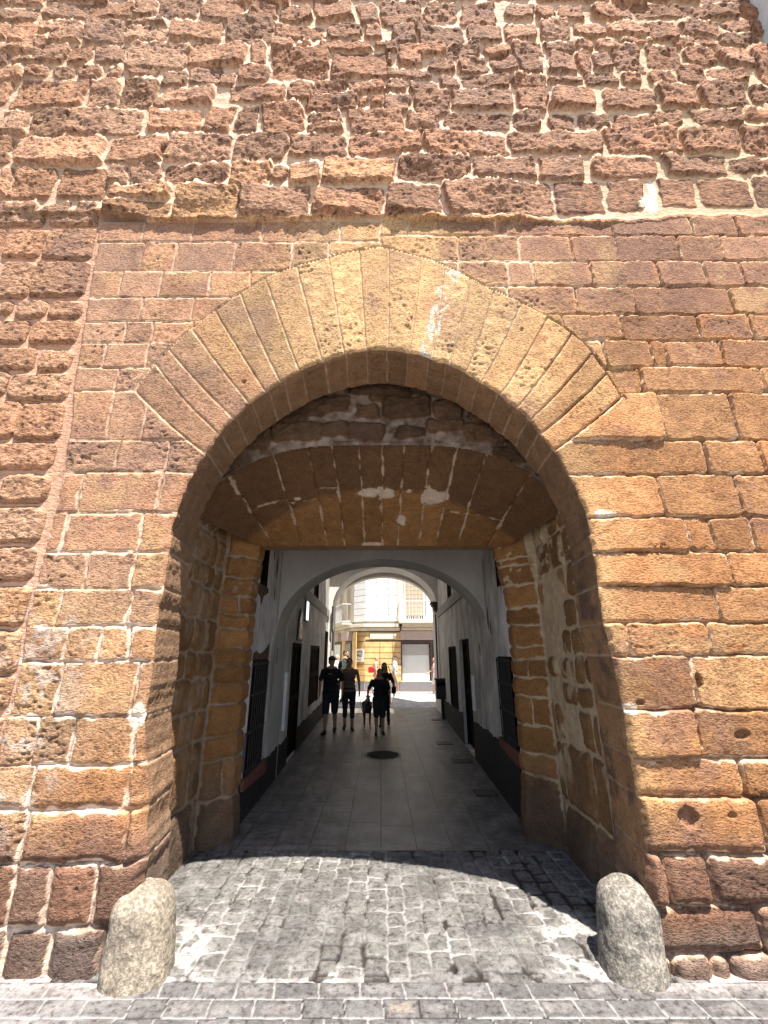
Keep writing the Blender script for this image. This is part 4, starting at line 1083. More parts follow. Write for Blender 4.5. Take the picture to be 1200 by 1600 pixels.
# ------------------------------------------------------------------ small things on the walls and floor
# lit strip lamp on the left wall
lamp = empty('wall_lamp', (on_wall(-1, 9.75), 9.75, 2.6), 0, 'narrow upright white strip lamp glowing on the left wall', 'lamp')
mb = MB(); panel(mb, -1, 9.55, 9.95, 2.50, 2.98, 0, .03); local(mb.build('lamp_box', M_IRON, lamp), lamp)
M_LIT, nt, b = mat_new('lit_panel'); b.inputs['Emission Color'].default_value = (1, .98, .95, 1); b.inputs['Emission Strength'].default_value = .55; b.inputs['Base Color'].default_value = (.8, .8, .8, 1)
mb = MB(); panel(mb, -1, 9.62, 9.88, 2.54, 2.94, .03, .045); local(mb.build('lamp_panel', M_LIT, lamp), lamp)
# bell-shaped devotional plaque
pq = empty('wall_plaque', (on_wall(-1, 8.9), 8.9, 2.3), 0, 'dark bell-shaped plaque with small pale tiles above the left doorway', 'plaque')
def plq(sc, d, mat, nm, cy=8.95, cz=2.32):
    prof = [(-.27, -.24), (-.25, -.1), (-.22, .12), (-.15, .26), (-.07, .35), (0, .40)]
    pts = prof + [(-a, b_) for a, b_ in prof[::-1][1:]]
    o = ragged(-1, [(cy + a * sc, cz + b_ * sc) for a, b_ in pts], mat, pq, nm, d); return o
plq(1.0, .03, M_IRON, 'plaque_back'); plq(.82, .04, simple('grey_tile', (.16, .15, .15), .4, .5, .3, 25), 'plaque_field')
M_TILE = simple('pale_tile', (.50, .48, .46), .35, .5, .4, 25)
for (y, z, w, h) in [(8.95, 2.60, .05, .07), (8.93, 2.36, .07, .07), (8.97, 2.15, .16, .06), (8.78, 2.45, .02, .04), (9.10, 2.45, .02, .06), (8.75, 2.28, .02, .05), (9.14, 2.26, .02, .05)]:
    mb = MB(); panel(mb, -1, y - w, y + w, z - h / 2, z + h / 2, .04, .048); local(mb.build('tile', M_TILE, pq), pq)
# manhole cover
def disc(name, r, h, mat, parent=None, z=0, r0=0, n=48):
    mb = MB(); v = []
    for k in range(n):
        a = 2 * pi * k / n; v.append((r * cos(a), r * sin(a), z + h))
    for k in range(n):
        a = 2 * pi * k / n; v.append((r * cos(a), r * sin(a), z))
    mb.add(v, [tuple(range(n))] + [(k, n + k, n + (k + 1) % n, (k + 1) % n) for k in range(n)])
    return mb.build(name, mat, parent)
my = yground(1180); mx = xat(598, my, 0)
mh = empty('manhole_cover', (mx, my, .004), 0, 'round dark iron manhole cover set in the passage floor', 'manhole cover')
disc('rim', .36, .004, M_IRON, mh); disc('lid', .31, .010, M_IRON, mh)
M_STUD = simple('worn_iron', (.13, .115, .10), .45, .5, .3, 30, 0, .5)
m_, nt, b = mat_new('cast_iron_pattern', .85, .1); b.inputs['Metallic'].default_value = .4
tc = N(nt, 'ShaderNodeTexCoord').outputs['Object']
vo = N(nt, 'ShaderNodeTexVoronoi'); vo.inputs['Scale'].default_value = 17; nt.links.new(tc, vo.inputs['Vector'])
k_ = ramp(nt, vo.outputs['Distance'], [(.34, (1, 1, 1)), (.46, (0, 0, 0))])
nt.links.new(mixc(nt, k_, (.006, .006, .006), (.07, .065, .06)), b.inputs['Base Color'])
bu = N(nt, 'ShaderNodeBump'); bu.inputs['Distance'].default_value = .008; nt.links.new(k_, bu.inputs['Height']); nt.links.new(bu.outputs[0], b.inputs['Normal'])
disc('pattern_plate', .30, .0115, m_, mh)
# drain grates
def grate(px0, px1, py, lab, w=None):
    y = yground(py); x0, x1 = xat(px0, y, 0), xat(px1, y, 0)
    r = empty('drain_grate', ((x0 + x1) / 2, y, .004), 0, lab, 'drain grate', 'iron drain grates along the right of the passage')
    hw = (x1 - x0) / 2; hd = .13
    f = MB(); f.box(-hw, hw, -hd, -hd + .025, 0, .012); f.box(-hw, hw, hd - .025, hd, 0, .012); f.box(-hw, -hw + .025, -hd + .025, hd - .025, 0, .012); f.box(hw - .025, hw, -hd + .025, hd - .025, 0, .012)
    f.build('grate_frame', M_IRON, r)
    p = MB(); p.box(-hw + .025, hw - .025, -hd + .025, hd - .025, 0, .003); p.build('pit', M_DARK, r)
    k = 9
    for i in range(k):
        s = MB(); x = -hw + .04 + (2 * hw - .08) * i / (k - 1); s.box(x - .009, x + .009, -hd + .025, hd - .025, .003, .010)
        s.build('slat', M_STUD, r)
grate(742, 775, 1240, 'iron drain grate nearest the stone pier at right')
grate(707, 738, 1190, 'iron drain grate second from the right stone pier')
grate(683, 707, 1162, 'iron drain grate third from the right stone pier')
grate(675, 693, 1125, 'small farthest iron drain grate beside the right wall')
# bin on a post by the end of the right wall
by = 13.6; bx = xat(688, by, 1.2)
bn = empty('litter_bin', (bx, by, 0), 0, 'dark green litter bin on a post near the right end of the passage', 'bin')
M_GRN = simple('dark_green_paint', (.012, .022, .018), .45, .4, .2, 10)
mb = MB(); z1 = zat(1063, by); z0 = zat(1092, by)
mb.box(-.16, .16, -.14, .14, z0, z1); mb.build('bin_body', M_GRN, bn, bevel=.03)
mb = MB(); mb.box(-.18, .18, -.16, .16, z1 + .001, z1 + .06); mb.build('bin_lid', M_GRN, bn, bevel=.02)
mb = MB(); mb.box(-.12, .12, -.155, -.141, z1 - .14, z1 - .05); mb.build('bin_slot', M_DARK, bn)
mb = MB(); mb.tube([(.04, .02, 0), (.04, .02, z0)], .045, 10); mb.tube([(.04, .02, 0), (.04, .02, .02)], .1, 14); mb.build('post', M_GRN, bn)
# ------------------------------------------------------------------ the corner building across the street
YB = 22.7
CB = empty('corner_building', (.1, YB, 0), 0, 'white and ochre corner building with balconies, across the sunny street', 'building')
M_OCH = simple('ochre_stone', (.60, .41, .18), .8, .2, .22, 2.5, .004)
M_WST = simple('white_stone', (.72, .70, .66), .75, .2, .08, 3, .003)
M_GRN2 = simple('grey_granite_base', (.16, .17, .18), .6, .3, .35, 30, .002)
M_FASC = simple('pink_beige_fascia', (.46, .36, .32), .7, .2, .08, 6)
M_BRN = simple('brown_shop_frame', (.09, .06, .055), .5, .3, .2, 10)
M_CREAM = simple('cream_stone', (.62, .56, .44), .8, .2, .1, 4)
M_RAIL = simple('white_iron_rail', (.60, .60, .60), .5, .3, .05)
M_GLS = simple('dark_shop_glass', (.03, .035, .045), .12, .6, .2, 3)
M_BLIND = simple('straw_blind', (.42, .34, .24), .8, .2, .15, 14)
M_WGL = simple('whitened_glass', (.66, .70, .66), .35, .4, .04, 2)
M_SHT = simple('beige_roller_blind', (.42, .41, .37), .7, .2, .05, 8)
class Plane_:
    """local frame on a facade: u along, d outward"""
    def __init__(s, p, q):
        s.p = Vector((p[0], p[1], 0)); d = Vector((q[0] - p[0], q[1] - p[1], 0)); s.L = d.length; s.u = d.normalized()
        s.n = Vector((s.u.y, -s.u.x, 0))          # outward if p->q runs left to right seen from the street
        s.M = Matrix(((s.u.x, s.n.x, 0, s.p.x), (s.u.y, s.n.y, 0, s.p.y), (0, 0, 1, 0), (0, 0, 0, 1)))
def fbox(mb, pl, u0, u1, d0, d1, z0, z1): mb.box(u0, u1, d0, d1, z0, z1, pl.M)
P0 = (-4.4, 33.0); P1 = (-1.42, 23.25); P2 = (-.80, YB); P3 = (1.02, YB); P4 = (14, YB)
fl, fc, fm, fr = Plane_(P0, P1), Plane_(P1, P2), Plane_(P2, P3), Plane_(P3, P4)
zc1, zc2 = 3.10, 3.28
def rustic(pl, u0, u1, z0, z1, course, root, mat, name='masonry', jt=.03, d=0.0, vj=()):
    mb = MB(); z = z0
    cuts = [u0] + [u for u in vj if u0 < u < u1] + [u1]
    while z < z1 - .02:
        zz = min(z + course, z1)
        for a, b in zip(cuts[:-1], cuts[1:]): fbox(mb, pl, a + (jt / 2 if a > u0 else 0), b - (jt / 2 if b < u1 else 0), d, d + .05, z + jt / 2, zz - jt / 2)
        z += course
    return local(mb.build(name, mat, root, bevel=.008), root)
# cores
M_JNT = simple('ochre_joint', (.30, .21, .11), .9, .1); M_JW = simple('grey_joint', (.34, .33, .32), .9, .1)  # core colours that show in the joints between blocks
mb = MB()
for pl in (fl, fc, fm): fbox(mb, pl, 0, pl.L, -.4, 0, .45, zc1)
W0, W1 = 0.0, 1.62            # shop window on the right plane (u)
fbox(mb, fr, W1 + .1, fr.L, -.4, 0, .45, zc1); fbox(mb, fr, 0, W1 + .1, -.4, -.02, 2.9, zc1); fbox(mb, fr, -.02, .0, -.4, 0, .45, zc1)
local(mb.build('ground_floor_core', M_JNT, CB), CB)
mb = MB()
for pl in (fl, fc, fm, fr): fbox(mb, pl, 0, pl.L, -.4, 0, zc2, 10.5)
local(mb.build('upper_core', M_JW, CB), CB)
rustic(fm, 0, fm.L, .46, 2.42, .275, CB, M_OCH, vj=(.75,)); rustic(fm, 0, fm.L, 2.46, 2.86, .4, CB, M_OCH, vj=(1.45,)); rustic(fm, .25, 1.6, 2.50, 2.82, .32, CB, M_CREAM, 'panel', d=.05)
rustic(fc, 0, fc.L, .46, 2.86, .275, CB, M_OCH)
rustic(fr, W1 + .12, W1 + 1.6, .46, 2.86, .275, CB, M_OCH)
M_WST2 = M_WST
rustic(fm, 0, fm.L - .15, zc2 + .1, 10.5, .335, CB, M_WST, jt=.022, vj=(.55, 1.2)); rustic(fc, 0, fc.L, zc2 + .1, 10.5, .335, CB, M_WST, jt=.022)
rustic(fr, -.15, .18, zc2 + .1, 10.5, 8, CB, M_CREAM, 'pilaster', jt=0, d=.05)
rustic(fr, 1.35, 6, zc2 + .1, 10.5, .5, CB, M_WST, jt=.02, vj=(2.2, 3.4, 4.6))
rustic(fr, .18, 1.35, 6.2, 10.5, .5, CB, M_WST, jt=.02)
rustic(fl, 3.0, fl.L - .02, zc2 + .1, 10.5, 8, CB, M_CREAM, 'upper_render', jt=0)
# cornice
mb = MB()
for pl, a, b in ((fl, 0, 0), (fc, 0, 0), (fm, 0, 0), (fr, 0, 0)):
    fbox(mb, pl, -.05, pl.L + .05, 0, .12, zc1 - .18, zc1 - .02); fbox(mb, pl, -.08, pl.L + .08, 0, .22, zc1, zc2 - .02)
local(mb.build('cornice', M_CREAM, CB, bevel=.01), CB)
mb = MB()
fbox(mb, fr, -.1, 2.35, .0, .75, zc2 - .015, zc2 + .08); fbox(mb, fl, fl.L - 8.0, fl.L - .25, .0, .62, zc2 - .015, zc2 + .08)
local(mb.build('balcony_slab', M_CREAM, CB, bevel=.015), CB)
def rail(pl, u0, u1, d, z0, h, step):
    mb = MB(); M = pl.M
    for (a, b) in (((u0, d), (u1, d)), ((u0, 0.05), (u0, d)), ((u1, 0.05), (u1, d))):
        L = math.hypot(b[0] - a[0], b[1] - a[1]); n = max(2, int(L / step))
        for zz in (z0 + .08, z0 + h):
            mb.tube([M @ Vector((a[0], a[1], zz)), M @ Vector((b[0], b[1], zz))], .022, 6)
        for i in range(n + 1):
            t = i / n; p = (a[0] + (b[0] - a[0]) * t, a[1] + (b[1] - a[1]) * t)
            mb.tube([M @ Vector((p[0], p[1], z0)), M @ Vector((p[0], p[1], z0 + h))], .011 if i % 99 else .025, 5)
    return local(mb.build('balcony_rail', M_RAIL, CB), CB)
rail(fr, -.05, 2.3, .70, zc2 + .08, 1.0, .15); rail(fl, fl.L - 7.9, fl.L - .35, .58, zc2 + .08, 1.0, .2)
# balcony window with straw blind
wn_ = MB(); fbox(wn_, fr, .22, 1.30, .0, .03, zc2 + .09, 6.1); w = local(wn_.build('window', M_WHITE, CB), CB)
mb = MB(); fbox(mb, fr, .30, 1.22, .03, .05, zc2 + .42, 5.6); local(mb.build('blind', M_BLIND, w), w)
mb = MB()
for i in range(8): fbox(mb, fr, .32 + i * .115, .32 + i * .115 + .07, .05, .065, zc2 + .16, zc2 + .36)
local(mb.build('lower_panes', M_BRN, w), w)
mb = MB()
for i in range(1, 5): fbox(mb, fr, .30 + i * .184 - .012, .30 + i * .184 + .012, .05, .06, zc2 + .42, 5.6)
for i in range(1, 9): fbox(mb, fr, .30, 1.22, .061, .066, zc2 + .42 + i * .22, zc2 + .43 + i * .22)
local(mb.build('mullions', M_CREAM, w), w)
# left upper windows
for u0 in (fl.L - 1.6, fl.L - 3.6, fl.L - 5.8):
    mb = MB(); fbox(mb, fl, u0, u0 + .95, .05, .08, zc2 + .1, 6.0); w = local(mb.build('window', M_CREAM, CB), CB)
    mb = MB(); fbox(mb, fl, u0 + .1, u0 + .85, .08, .10, zc2 + .3, 5.8); local(mb.build('shutter', M_BLIND, w), w)
# right shop window
sw = MB()
fbox(sw, fr, 0.0, .07, -.15, .04, .46, 2.42); fbox(sw, fr, 1.50, W1, -.15, .04, .46, 2.42); fbox(sw, fr, .07, 1.50, -.15, .04, 2.30, 2.42)
s = local(sw.build('shop_window', M_BRN, CB), CB)
mb = MB(); fbox(mb, fr, .07, 1.44, -.12, -.08, .52, 1.72); local(mb.build('pane', M_WGL, s), s)
mb = MB(); fbox(mb, fr, .07, 1.44, -.10, -.05, 1.725, 2.26); local(mb.build('roller_blind', M_SHT, s), s)
mb = MB(); fbox(mb, fr, .0, 1.55, -.10, .08, .455, .50); local(mb.build('sill', M_CREAM, s), s)
mb = MB(); fbox(mb, fr, -.02, 1.78, .0, .16, 2.46, 2.90); local(mb.build('fascia', M_FASC, CB, bevel=.015), CB)
# granite base
mb = MB(); fbox(mb, fr, -.08, 8, 0, .08, 0, .44); fbox(mb, fm, 0, .42, .0, .07, 0, .44); fbox(mb, fm, .95, fm.L - .1, .0, .07, 0, .44); fbox(mb, fc, .1, fc.L - .05, .0, .06, 0, .44); fbox(mb, fl, fl.L - .5, fl.L, 0, .06, 0, .44)
local(mb.build('granite_base', M_GRN2, CB), CB)
mb = MB(); fbox(mb, fm, .42, .95, 0, .09, 0, .44); fbox(mb, fr, 0, fr.L, -.4, 0, 0, .45); fbox(mb, fl, 0, fl.L, -.4, 0, 0, .45); fbox(mb, fc, 0, fc.L, -.4, 0, 0, .45); fbox(mb, fm, 0, fm.L, -.4, 0, 0, .45)
local(mb.build('plinth', M_WST, CB), CB)
# left shops: doorway and fascia boxes
for k, (u0, u1) in enumerate([(fl.L - 1.75, fl.L - .35), (fl.L - 5.2, fl.L - 3.0), (fl.L - 8.2, fl.L - 6.2)]):
    mb = MB(); fbox(mb, fl, u0, u1, .0, .05, 0, 2.42); d = local(mb.build('shopfront', M_BRN, CB), CB)
    mb = MB(); fbox(mb, fl, u0 + .1, (u0 + u1) / 2 - .04, .05, .07, .1, 2.3); fbox(mb, fl, (u0 + u1) / 2 + .04, u1 - .1, .05, .07, .1, 2.3); local(mb.build('pane', M_GLS if k != 1 else M_WGL, d), d)
    mb = MB(); fbox(mb, fl, u0 - .15, u1 + .15, .05, .30, 2.46, 2.90); local(mb.build('fascia', M_FASC, CB, bevel=.01), CB)
    mb = MB(); fbox(mb, fl, u1 + .15, u1 + 1.0, .0, .04, .46, 2.86); local(mb.build('masonry', M_OCH, CB), CB)
mb = MB()
for pl in (fl, fr): fbox(mb, pl, 0, pl.L, -8, -.401, 0, 10.5)
local(mb.build('rear_mass', M_CREAM, CB), CB)
# sign on the chamfer
sg = empty('shop_sign', (P1[0], P1[1], 0), 0, 'small white sign with grey lettering on the ochre corner', 'sign')
z0, z1 = zat(1034, 23.0), zat(1014, 23.0)
mb = MB(); fbox(mb, fc, .03, fc.L - .01, .055, .085, z0, z1); local(mb.build('board', M_WHITE, sg), sg)
M_TXT = simple('grey_lettering', (.10, .11, .13), .6, .2)
def text_on(pl, s, u, z, size, parent, bold=.0):
    cu = bpy.data.curves.new('lettering', 'FONT'); cu.body = s; cu.size = size; cu.align_x = 'CENTER'; cu.align_y = 'CENTER'; cu.extrude = .003; cu.offset = bold
    t = bpy.data.objects.new('tmp', cu); C.objects.link(t)
    dg = bpy.context.evaluated_depsgraph_get(); me = bpy.data.meshes.new_from_object(t.evaluated_get(dg))
    bpy.data.objects.remove(t); me.materials.clear(); me.materials.append(M_TXT)
    me.transform(pl.M @ Matrix(((1, 0, 0, u), (0, 0, 1, .089), (0, 1, 0, z), (0, 0, 0, 1))))
    o = bpy.data.objects.new('lettering', me); C.objects.link(o); o.parent = parent; local(o, parent)
uc_ = fc.L / 2
text_on(fc, 'CUARTEL', uc_, z1 - .14, .15, sg, .004); text_on(fc, 'A.PPRO', uc_, (z0 + z1) / 2 - .01, .17, sg, .005); text_on(fc, 'SEVILLA', uc_, z0 + .13, .115, sg)

# a street facade closing the view far left and the white building at the top right of the gate wall
mb = MB()
WB = empty('neighbour_building', (5.6, 3.2, 0), 0, 'sliver of a white rendered building at the top right corner', 'building')
mb.box(4.98, 5.16, 2.95, 3.3, 0, 11.5); mb.box(5.16, 5.9, 3.02, 3.3, 0, 11.5); mb.box(5.9, 8.0, 2.2, 3.3, 0, 11.5)
local(mb.build('wall', M_WHITE, WB, bevel=.01), WB)
mb = MB(); mb.box(4.94, 5.19, 2.91, 3.28, 10.2, 10.4); local(mb.build('moulding', M_WHITE, WB, bevel=.02), WB)
FB = empty('far_building', (-10, 24, 0), 0, 'pale rendered facade farther up the side street at the left', 'building')
mb = MB(); mb.box(-12, -7.5, 17.5, 45, 0, 9); mb.box(-12, 6, 45, 46, 0, 10); local(mb.build('wall', M_CREAM, FB), FB)
for i in range(6):
    for (za, zb) in ((.8 if i % 2 else 0, 2.4), (4, 6)):
        mb = MB(); mb.box(-7.49, -7.45, 20 + i * 4, 21.1 + i * 4, za, zb); local(mb.build('window', M_BRN, FB), FB)

# ------------------------------------------------------------------ people
def cloth(name, col, r=.85): return simple(name, col, r, .15, .12, 9, .003)
M_SK1 = simple('skin_tan', (.42, .23, .15), .55, .35, .08, 12); M_SK2 = simple('skin_light', (.56, .34, .25), .55, .35, .08, 12)
M_HB = simple('dark_hair', (.018, .012, .009), .5, .4, .3, 40); M_HG = simple('grey_hair', (.35, .33, .31), .6, .3, .2, 40); M_HBL = simple('fair_hair', (.38, .24, .12), .6, .3, .2, 40)
M_EYE = simple('eye_dark', (.02, .015, .012), .2, .5)
M_SOLE = simple('dark_shoe', (.03, .028, .028), .6, .3); M_SOLW = simple('pale_shoe', (.5, .48, .45), .6, .3)

def person(label, x, y, rz, H, skin, top_m, bot_m, shoe_m, hair_m, hair='short', top='tee', bottom='shorts', legs=(.10, -.10), arms=((.05, .08, .2), (.05, .08, .2)),
           build=1.0, extras=(), turn=0.0, group='people walking through the passage'):
    """faces local -Y. legs: forward offset of left/right foot; arms: (forward swing, sideways, elbow bend)"""
    k = H / 1.75
    root = empty('person', (x, y, .005), rz, label, 'person', group)
    V3 = lambda a, b, c: Vector((a * k, b * k, c * k))
    b_ = build
    bm_ = MB(); sh = MB(); bt_ = MB()
    ct = [(0, 0, .90, .155, .105), (0, 0, 1.02, .145, .10), (0, 0, 1.14, .135, .098), (0, -.005, 1.27, .155, .108), (0, .0, 1.38, .165, .105), (0, .005, 1.45, .12, .085)]
    for (a, c, z, rx, ry) in ct: bm_.ell(V3(a, c, z), (rx * k * b_ * .96, ry * k * b_, .085 * k))
    bm_.caps(V3(0, .01, 1.44), V3(0, -.005, 1.56), .058 * k * b_ ** .5, .052 * k)
    # head
    Rz = Matrix.Rotation(turn, 3, 'Z'); hc = V3(0, -.01, 1.645)
    def hp(a, b, c): return hc + Rz @ V3(a, b, c)
    Rm = Rz.to_4x4()
    bm_.ell(hc, (.073 * k, .092 * k, .105 * k), Rm); bm_.ell(hp(0, -.025, -.05), (.055 * k, .065 * k, .065 * k), Rm); bm_.ell(hp(0, -.062, -.085), (.028 * k, .025 * k, .022 * k), Rm)
    bm_.caps(hp(0, -.088, .012), hp(0, -.105, -.022), .008 * k, .014 * k, 8, 3)
    bm_.ell(hp(0, -.085, -.055), (.024 * k, .010 * k, .009 * k), Rm)
    for s in (-1, 1):
        bm_.ell(hp(s * .074, .005, -.005), (.010 * k, .020 * k, .032 * k), Rm); bm_.ell(hp(s * .032, -.080, .030), (.020 * k, .012 * k, .008 * k), Rm)
    for s in (-1, 1):
        ey = MB(); ey.ell(hp(s * .032, -.083, .008), (.012 * k, .008 * k, .007 * k), Rm, 8, 6); ey.build('eye', M_EYE, root, True)
    # legs
    for i, s in enumerate((-1, 1)):
        f = legs[i]; ft = -f
        hip = V3(s * .085 * b_, 0, .90); an = V3(s * .095, ft * 1.0, .085 + max(0, -f) * .25)
        kn = V3(s * .095, ft * .5 - .035, .49)
        bm_.caps(hip, kn, .084 * k * b_, .060 * k * b_ ** .5); bm_.caps(kn, an, .056 * k, .040 * k); bm_.ell(kn * .62 + an * .38 + V3(0, .018, 0), (.058 * k, .062 * k, .13 * k))
        toe = an + V3(s * .02, -.15, -.055 + max(0, -f) * -.12); heel = an + V3(0, .04, -.05)
        bm_.caps(an, an + V3(0, -.04, -.03), .034 * k, .034 * k)
        so = MB(); so.caps(heel, toe, .048 * k, .042 * k); so.caps(an + V3(0, 0, -.02), an + V3(0, -.07, -.045), .042 * k, .038 * k)
        so.build('shoe', shoe_m, root, True, remesh=.008, sm_it=2)
        if bottom == 'shorts': bt_.caps(hip, hip.lerp(kn, .98), .094 * k * b_, .080 * k * b_ ** .5)
        elif bottom == 'capri': bt_.caps(hip, kn, .096 * k * b_, .070 * k); bt_.caps(kn, kn.lerp(an, .45), .066 * k, .062 * k)
        elif bottom == 'trousers': bt_.caps(hip, kn, .092 * k * b_, .062 * k); bt_.caps(kn, an, .060 * k, .052 * k)
        elif bottom == 'dress': bt_.caps(hip, V3(s * .06, ft * .3, .60), .11 * k * b_, .12 * k * b_)
        # arm
        fw, sd, el = arms[i]
        shd = V3(s * .185 * b_, .005, 1.41); elb = shd + V3(s * (.03 + sd), -fw * .6 + .02, -.27)
        hd = elb + V3(s * (sd * .2 - el * .35 * (sd > .12)), -fw - el * .30, -.235 + el * .18)
        bm_.caps(shd, elb, .046 * k * b_ ** .7, .037 * k); bm_.caps(elb, hd, .037 * k, .025 * k)
        # hand: palm, four fingers, thumb
        dv = (hd - elb).normalized(); side = Vector((0, -1, 0)); pn_ = dv.cross(side).normalized(); side = pn_.cross(dv).normalized()
        pal = hd + dv * .045 * k
        bm_.caps(hd, hd + dv * .075 * k, .024 * k, .026 * k); bm_.caps(pal + side * .014 * k, pal + dv * .035 * k + side * .02 * k, .018 * k, .016 * k); bm_.caps(pal - side * .014 * k, pal + dv * .035 * k - side * .02 * k, .018 * k, .016 * k)
        inw = pn_ * (-s) if pn_.x * s > 0 else pn_ * s
        for q, L in zip((-1.5, -.5, .5, 1.5), (.060, .072, .078, .070)):
            a0 = hd + dv * .085 * k + side * q * .019 * k; a1 = a0 + dv * L * .55 * k + inw * .008 * k; a2 = a1 + dv * L * .42 * k + inw * .022 * k
            bm_.caps(a0, a1, .0095 * k, .009 * k, 8, 3); bm_.caps(a1, a2, .009 * k, .0075 * k, 8, 3)
        t0 = hd + dv * .03 * k + side * .024 * k; t1 = t0 + (dv * .6 + side * .75).normalized() * .038 * k; t2 = t1 + (dv + side * .25 + inw * .3).normalized() * .028 * k
        bm_.caps(t0, t1, .0115 * k, .010 * k, 8, 3); bm_.caps(t1, t2, .010 * k, .008 * k, 8, 3)
        if top == 'tee': sh.caps(shd + V3(-s * .015, 0, -.012), shd.lerp(elb, .72), .056 * k * b_ ** .5, .054 * k * b_ ** .5)
        elif top == 'long': sh.caps(shd, elb, .062 * k, .050 * k); sh.caps(elb, hd, .050 * k, .038 * k)
        else: sh.caps(shd + V3(-s * .03, 0, .0), shd + V3(-s * .02, 0, -.04), .058 * k, .055 * k)
        root['hand%d' % i] = 0; del root['hand%d' % i]
        if i == 0: root_hand0 = hd + dv * .08 * k
        else: root_hand1 = hd + dv * .08 * k
    tcl = [(0, 0, .93, .172, .128), (0, 0, 1.04, .165, .122), (0, -.003, 1.15, .160, .120), (0, -.008, 1.27, .172, .126), (0, 0, 1.37, .178, .116), (0, .004, 1.425, .140, .090)]
    for (a, c, z, rx, ry) in tcl: sh.ell(V3(a, c, z), (rx * k * b_, ry * k * b_, .085 * k))
    bt_.ell(V3(0, .005, .90), (.168 * k * b_, .125 * k * b_, .10 * k)); bt_.ell(V3(0, .0, .97), (.160 * k * b_, .118 * k * b_, .07 * k))
    bm_.build('body', skin, root, True, remesh=.0062, sm_it=3)
    sh.build('shirt', top_m, root, True, remesh=.010, sm_it=4); bt_.build('dress_skirt' if bottom == 'dress' else bottom, bot_m, root, True, remesh=.010, sm_it=4)
    hm = MB()
    if hair in ('short', 'cap', 'long', 'bun'):
        hm.ell(hp(0, .012, .028), (.080 * k, .092 * k, .090 * k), Rm); hm.ell(hp(0, .045, -.02), (.066 * k, .055 * k, .075 * k), Rm)
        if hair == 'long':
            for s in (-1, 0, 1): hm.caps(hp(s * .06, .035, .0), hp(s * .065, .055, -.20), .034 * k, .022 * k)
            hm.caps(hp(.07, -.02, -.0), hp(.085, -.03, -.17), .018 * k, .010 * k)
        if hair == 'bun': hm.ell(hp(0, .105, .03), (.035 * k, .035 * k, .035 * k), Rm)
        hm.build('hair', hair_m, root, True, remesh=.008, sm_it=2)
    if hair == 'cap':
        cp = MB(); cp.ell(hp(0, .0, .050), (.086 * k, .100 * k, .075 * k), Rm); cp.caps(hp(-.03, -.09, .048), hp(-.02, -.155, .036), .022 * k, .020 * k); cp.caps(hp(.03, -.09, .048), hp(.02, -.155, .036), .022 * k, .020 * k)
        cp.build('cap', M_SOLE, root, True, remesh=.008, sm_it=2)
    return root, k, root_hand0, root_hand1
def at_px(px, py): 
    y = yground(py); return xat(px, y, 0), y
M_BLK = cloth('black_cotton', (.022, .022, .025)); M_NAVY = cloth('dark_denim', (.030, .034, .045)); M_TAUPE = cloth('taupe_knit', (.16, .125, .10)); M_CHAR = cloth('charcoal_cotton', (.035, .034, .036))
x, y = at_px(515, 1146)
m1, k, h0, h1 = person('man in dark cap, black t-shirt and dark shorts, walking nearest the left wall', x, y, radians(-6), 1.75, M_SK1, M_BLK, M_NAVY, M_SOLE, M_HB, 'cap', legs=(.14, -.14), arms=((-.03, .035, .05), (.05, .03, .08)), build=1.24, turn=radians(48), extras=())
mb = MB(); mb.box(-.05, .05, -.150, -.146, 1.33, 1.355); lg = mb.build('chest_print', simple('grey_print', (.2, .2, .2), .8), m1)
x, y = at_px(544, 1140)
m2, k, h0, h1 = person('woman in taupe sleeveless top and capri trousers holding the dog lead', x, y, radians(4), 1.71, M_SK1, M_TAUPE, M_NAVY, M_SOLE, M_HB, 'bun', 'vest', 'capri', legs=(-.10, .12), arms=((.02, .03, .06), (.05, .035, .15)), build=1.08)
hand_w = Matrix.Translation(m2.location) @ Matrix.Rotation(radians(4), 4, 'Z') @ h1
x, y = at_px(593, 1147)
m3, k, h0, h1 = person('boy in black t-shirt and shorts in front, elbows held out', x, y, radians(2), 1.46, M_SK1, M_BLK, M_CHAR, M_SOLE, M_HB, 'short', 'tee', 'shorts', legs=(.10, .02), arms=((.03, .08, .18), (.03, .04, .08)), build=1.22)
x, y = at_px(601, 1135)
m4, k, h0, h1 = person('woman with long dark hair just behind the boy, shoulder bag at her hip', x, y, radians(-8), 1.58, M_SK1, M_CHAR, M_BLK, M_SOLE, M_HB, 'long', 'tee', 'trousers', legs=(.03, -.16), arms=((0, .03, .05), (.03, .06, .12)), build=1.02, turn=radians(20))
mb = MB(); mb.box(.20, .31, -.12, .07, .80, .98); o = mb.build('shoulder_bag', M_BLK, None, bevel=.03)
mb2 = MB(); mb2.tube([(.24, -.02, .97), (.20, -.10, 1.2), (.13, -.07, 1.46), (.10, .02, 1.49), (.16, .10, 1.3), (.24, .05, .97)], .010, 6)
ob = empty('shoulder_bag', tuple(m4.location), radians(-8), 'black shoulder bag on the hip of the long-haired woman', 'bag'); o.name = 'bag_body'; o.parent = ob
mb2.build('strap', M_BLK, ob)

